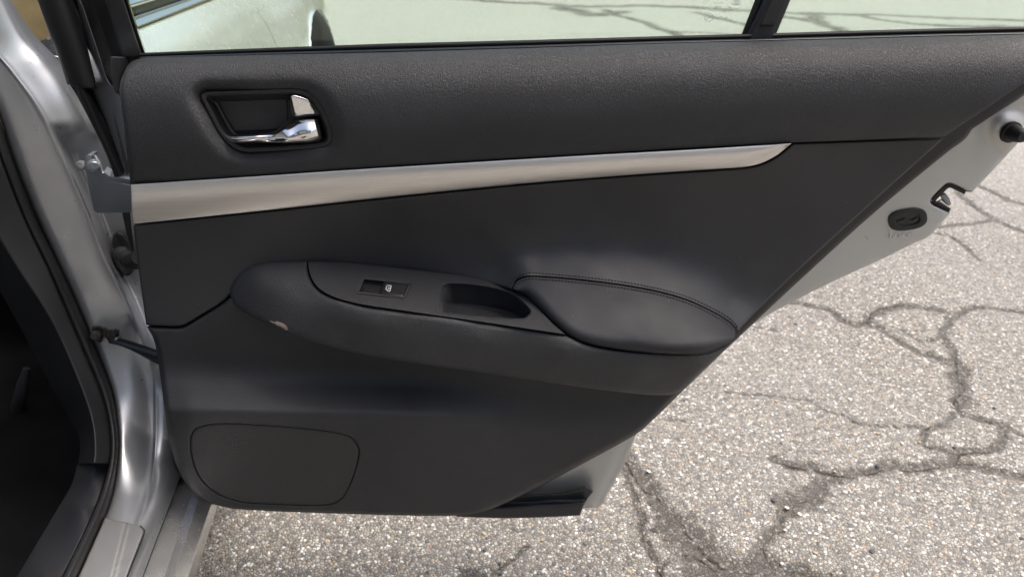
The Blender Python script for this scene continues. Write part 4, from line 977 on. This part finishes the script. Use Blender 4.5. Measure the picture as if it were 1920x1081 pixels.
# ------------------------------------------------------------------ front of the car's flank, seen through the window
WS, WZ, AR = 1.30, .345, .435
def flank_w(s, z):
    base = np.interp(z, [.16, .25, .42, .60, .72, .80, .86, .90, .94], [-.03, .0, .022, .030, .028, .020, .006, -.012, -.040])
    r = math.hypot(s - WS, z - WZ)
    flare = .034 * math.exp(-((r - AR) / .20) ** 2) * (1 if z < .86 else max(0, 1 - (z - .86) / .1))
    nose = -.5 * max(0, (s - 1.75)) ** 2
    return base + flare + nose
def zbelt(s): return .920 - .032 * max(0, s)
def build_flank(name, s0, s1, parent, ds=.02):
    S = np.arange(s0, s1 + 1e-6, ds); T = np.concatenate([np.linspace(0, .75, 22), np.linspace(.77, 1, 14)]); verts = []
    P = []
    for s in S:
        zb = zbelt(s); row = []
        for t in T:
            z = .20 + (zb - .20) * t; zn = .16 + (z - .16) * (.94 - .16) / (zb - .16)
            row.append((s, z, zn))
        P.append(row)
    ok = {}
    faces = []; nT = len(T)
    for i, row in enumerate(P):
        for j, (s, z, zn) in enumerate(row):
            # snap points in the arch to its rim
            d = math.hypot(s - WS, z - WZ); dead = False
            if d < AR:
                if d > AR - .05 and z > WZ - .1:
                    k = AR / d; s2, z2 = WS + (s - WS) * k, WZ + (z - WZ) * k
                else: dead = True; s2, z2 = s, z
            else: s2, z2 = s, z
            verts.append(cp(s2, flank_w(s2, zn), z2).tolist()); ok[(i, j)] = not dead
    for i in range(len(S) - 1):
        for j in range(nT - 1):
            if all(ok[k] for k in ((i, j), (i + 1, j), (i + 1, j + 1), (i, j + 1))):
                faces.append((i * nT + j, (i + 1) * nT + j, (i + 1) * nT + j + 1, i * nT + j + 1))
    me = bpy.data.meshes.new(name); me.from_pydata(verts, [], faces); me.update()
    return link(name, me, 'silver_outer', parent)
fd = build_flank('front_door', .03, .79, car); build_flank('front_fender', .793, 2.353, car)
def ribbon3(name, pts_a, pts_b, mat, parent, thick=.006):
    verts = []; faces = []; n = len(pts_a)
    for a, b_ in zip(pts_a, pts_b):
        a = np.array(a); b_ = np.array(b_); m = (a + b_) / 2 + N2 * thick
        verts += [a.tolist(), (a * .7 + b_ * .3 + N2 * thick * .9).tolist(), (a * .3 + b_ * .7 + N2 * thick * .9).tolist(), b_.tolist()]
    for i in range(n - 1):
        for k in range(3): faces.append((4 * i + k, 4 * i + 4 + k, 4 * i + 5 + k, 4 * i + 1 + k))
    me = bpy.data.meshes.new(name); me.from_pydata(verts, [], faces); me.update(); return link(name, me, mat, parent)
S = np.linspace(.03, .785, 30)
ribbon3('window_moulding', [cp(s, -.038, zbelt(s) - .004) for s in S], [cp(s, -.052, zbelt(s) + .012) for s in S], 'chrome', fd)
ribbon3('glass_trim', [cp(s, -.053, zbelt(s) + .024) for s in S], [cp(s, -.058, zbelt(s) + .034) for s in S], 'chrome', fd)
ribbon3('side_glass', [cp(s, -.054, zbelt(s) + .015) for s in S], [cp(s, -.21, zbelt(s) + .36) for s in S], 'tinted_glass', fd, .012)
tube('chrome_corner', [at(83, 92, .93), at(89, 101, .93), at(97, 106, .935), at(112, 109, .94)], [.0022, .0026, .0026, .002], 'chrome', fd, 10)
surf('corner_cover', [(74, 78, 'c'), (97, 68, 'c'), (112, 110, 'c'), (96, 103), (86, 92)], lambda u, v: .945 + 0 * u, 'silver_outer', fd, step=5, skirt=.01)
# front wheel and its arch
wh = bpy.data.objects.new("front_wheel", None); COL.objects.link(wh); wc = cp(WS, -.09, WZ)
wh.location = tuple(wc); attach(wh, car)
def lathe(name, prof, mat, parent, seg=48):
    verts, faces = [], []; n = len(prof)
    for k in range(seg):
        a = 2 * math.pi * k / seg
        for (w_, r) in prof: verts.append((cp(WS, -.09, WZ) + N2 * w_ + F2 * r * math.cos(a) + np.array([0, 0, r * math.sin(a)])).tolist())
    for k in range(seg):
        for i in range(n - 1): a = k * n + i; b_ = ((k + 1) % seg) * n + i; faces.append((a, b_, b_ + 1, a + 1))
    me = bpy.data.meshes.new(name); me.from_pydata(verts, [], faces); me.update()
    o = bpy.data.objects.new(name, me); COL.objects.link(o); me.materials.append(MATS[mat]); me.polygons.foreach_set('use_smooth', [True] * len(me.polygons))
    o.parent = parent; o.matrix_parent_inverse = Matrix.Translation(tuple(-wc)); return o
lathe('tyre', [(-.12, .24), (-.125, .30), (-.11, .325), (-.09, .335), (-.05, .337), (.0, .338), (.05, .337), (.085, .334), (.105, .318), (.115, .29), (.108, .24)], 'rubber', wh)
lathe('rim', [(.100, .242), (.106, .232), (.092, .222), (.06, .21), (.055, .08), (.07, .06), (.075, .0)], 'zinc', wh)
def arch():
    verts, faces = [], []; n = 40
    for k in range(n):
        a = math.radians(-25) + math.radians(230) * k / (n - 1)
        for w_, r in ((.0, AR), (-.004, AR - .012), (-.04, AR - .004), (-.34, AR - .004)):
            s, z = WS + r * math.cos(a), WZ + r * math.sin(a); zn = .16 + (z - .16) * (.94 - .16) / (zbelt(s) - .16)
            verts.append(cp(s, flank_w(WS + AR * math.cos(a), min(.94, .16 + (WZ + AR * math.sin(a) - .16) * .78 / (zbelt(s) - .16))) + w_, z).tolist())
    for k in range(n - 1):
        for i in range(3): a = k * 4 + i; faces.append((a, a + 4, a + 5, a + 1))
    me = bpy.data.meshes.new('wheel_arch_liner'); me.from_pydata(verts, [], faces); me.update(); link('wheel_arch_liner', me, 'rubber', car)
arch()

# ------------------------------------------------------------------ tan brick house across the road
def build_house():
    h = thing('house', 'tan brick house across the road ahead of the car', 'house', (-2, 21, 0))
    x0, x1, y0, y1, zt = -16, 12, 17, 25, 3.0
    sheet('wall', [[(x0, y0, .05), (x1, y0, .05), (x1, y0, zt), (x0, y0, zt)], [(x1, y0, .05), (x1, y1, .05), (x1, y1, zt), (x1, y0, zt)], [(x0, y1, .05), (x0, y0, .05), (x0, y0, zt), (x0, y1, zt)]], 'tan_brick', h)
    ym = (y0 + y1) / 2
    sheet('roof', [[(x0 - .5, y0 - .5, zt - .1), (x1 + .5, y0 - .5, zt - .1), (x1 + .5, ym, zt + 2), (x0 - .5, ym, zt + 2)], [(x0 - .5, ym, zt + 2), (x1 + .5, ym, zt + 2), (x1 + .5, y1 + .5, zt - .1), (x0 - .5, y1 + .5, zt - .1)]], 'roof_shingle', h)
    for xc in (-12, -6, 3, 8):
        wdw = rounded_box('window', (xc, y0 - .03, 1.7), (1.6, .10, 1.3), 'white_trim', h, .02)
        rounded_box('window_glass', (xc, y0 - .085, 1.7), (1.4, .02, 1.1), 'dark_glass', wdw, .005)
    dr = rounded_box('door', (-1.5, y0 - .03, 1.1), (1.0, .10, 2.1), 'white_trim', h, .02)
build_house()
def build_house_behind():
    h = thing('house', 'pale sided house with a gable, mirrored in the chrome handle', 'house', (3, -16, 0))
    x0, x1, y0, y1, zt = -9, 15, -20, -12, 3.2
    sheet('wall', [[(x1, y1, .05), (x0, y1, .05), (x0, y1, zt), (x1, y1, zt)], [(x0, y1, .05), (x0, y0, .05), (x0, y0, zt), (x0, y1, zt)], [(x1, y0, .05), (x1, y1, .05), (x1, y1, zt), (x1, y0, zt)]], 'siding', h)
    ym = (y0 + y1) / 2
    sheet('roof', [[(x0 - .5, y1 + .5, zt - .1), (x0 - .5, ym, zt + 2.6), (x1 + .5, ym, zt + 2.6), (x1 + .5, y1 + .5, zt - .1)], [(x0 - .5, ym, zt + 2.6), (x0 - .5, y0 - .5, zt - .1), (x1 + .5, y0 - .5, zt - .1), (x1 + .5, ym, zt + 2.6)]], 'roof_shingle', h)
    for xc in (-5, 1, 11):
        wdw = rounded_box('window', (xc, y1 + .03, 1.8), (1.6, .10, 1.4), 'white_trim', h, .02)
        rounded_box('window_glass', (xc, y1 + .085, 1.8), (1.4, .02, 1.2), 'dark_glass', wdw, .005)
    rounded_box('door', (6, y1 + .03, 1.15), (1.0, .10, 2.1), 'dark_glass', h, .02)
mat_plain('siding', (.34, .33, .30), .8, nscale=6, nstr=.4, ndist=.02)
mat_plain('bark', (.10, .08, .06), .9, nscale=30, nstr=.8, ndist=.02)
m_, n_, b_m = new_mat('leaf'); b_m.inputs['Base Color'].default_value = (.07, .10, .03, 1); b_m.inputs['Roughness'].default_value = .6
def build_screen_tree(x, y, hgt, label, seed):  # added out of view; dense leafy crown cuts the low sky light
    t = thing('tree', label, 'tree', (x, y, 0), 'unseen trees added behind the camera to block low sky'); rng = random.Random(seed)
    tube('trunk', [(x, y, 0), (x + .1, y, hgt * .25), (x - .05, y + .1, hgt * .55), (x, y, hgt * .85)], [.24, .19, .12, .04], 'bark', t, 10)
    for k in range(7):
        a = k * 2.4 + rng.random(); z0 = hgt * (.3 + .07 * k); L = hgt * (.32 - .02 * k)
        tube('limb', [(x, y, z0), (x + math.cos(a) * L * .5, y + math.sin(a) * L * .5, z0 + L * .35), (x + math.cos(a) * L, y + math.sin(a) * L, z0 + L * .6)], [.08, .05, .02], 'bark', t, 7)
    verts, faces = [], []
    cl = [(rng.gauss(0, .17) * hgt, rng.gauss(0, .17) * hgt, hgt * rng.uniform(.42, .98)) for _ in range(60)]
    for _ in range(9000):
        c = rng.choice(cl); p = Vector((x + c[0] + rng.gauss(0, .28), y + c[1] + rng.gauss(0, .28), c[2] + rng.gauss(0, .22)))
        a = Vector((rng.gauss(0, 1), rng.gauss(0, 1), rng.gauss(0, 1))).normalized(); b2 = a.orthogonal().normalized(); sz = rng.uniform(.09, .19)
        i = len(verts); verts += [p - a * sz, p + b2 * sz * .5, p + a * sz, p - b2 * sz * .5]; faces.append((i, i + 1, i + 2, i + 3))
    me = bpy.data.meshes.new('crown'); me.from_pydata(verts, [], faces); me.update(); link('crown', me, 'leaf', t, False)
build_house_behind()
build_screen_tree(-4.5, -8.0, 8.5, 'unseen leafy tree added to block low sky, left of the pale sided house', 3)
build_screen_tree(3.0, -8.5, 9.5, 'taller unseen leafy tree added to block low sky, before the pale sided house', 8)

# ------------------------------------------------------------------ tan box glimpsed past the pillar, on the front seat
def build_box():
    c = at(60, 70, 1.22); b_ = thing('cardboard_box', 'tan stained cardboard box glimpsed through the gap between pillar and door frame', 'box', tuple(c - np.array([0, 0, .16])))
    rounded_box('carton', tuple(c), (.14, .14, .32), 'cardboard', b_, .006, (0, 0, math.radians(20)))
    rounded_box('flap', tuple(c + np.array([0, 0, .165])), (.145, .145, .006), 'cardboard', b_, .002, (0, 0, math.radians(20)))
mat_plain('cardboard', (.66, .49, .27), .85, nscale=30, nstr=.3, var=.25)
build_box()
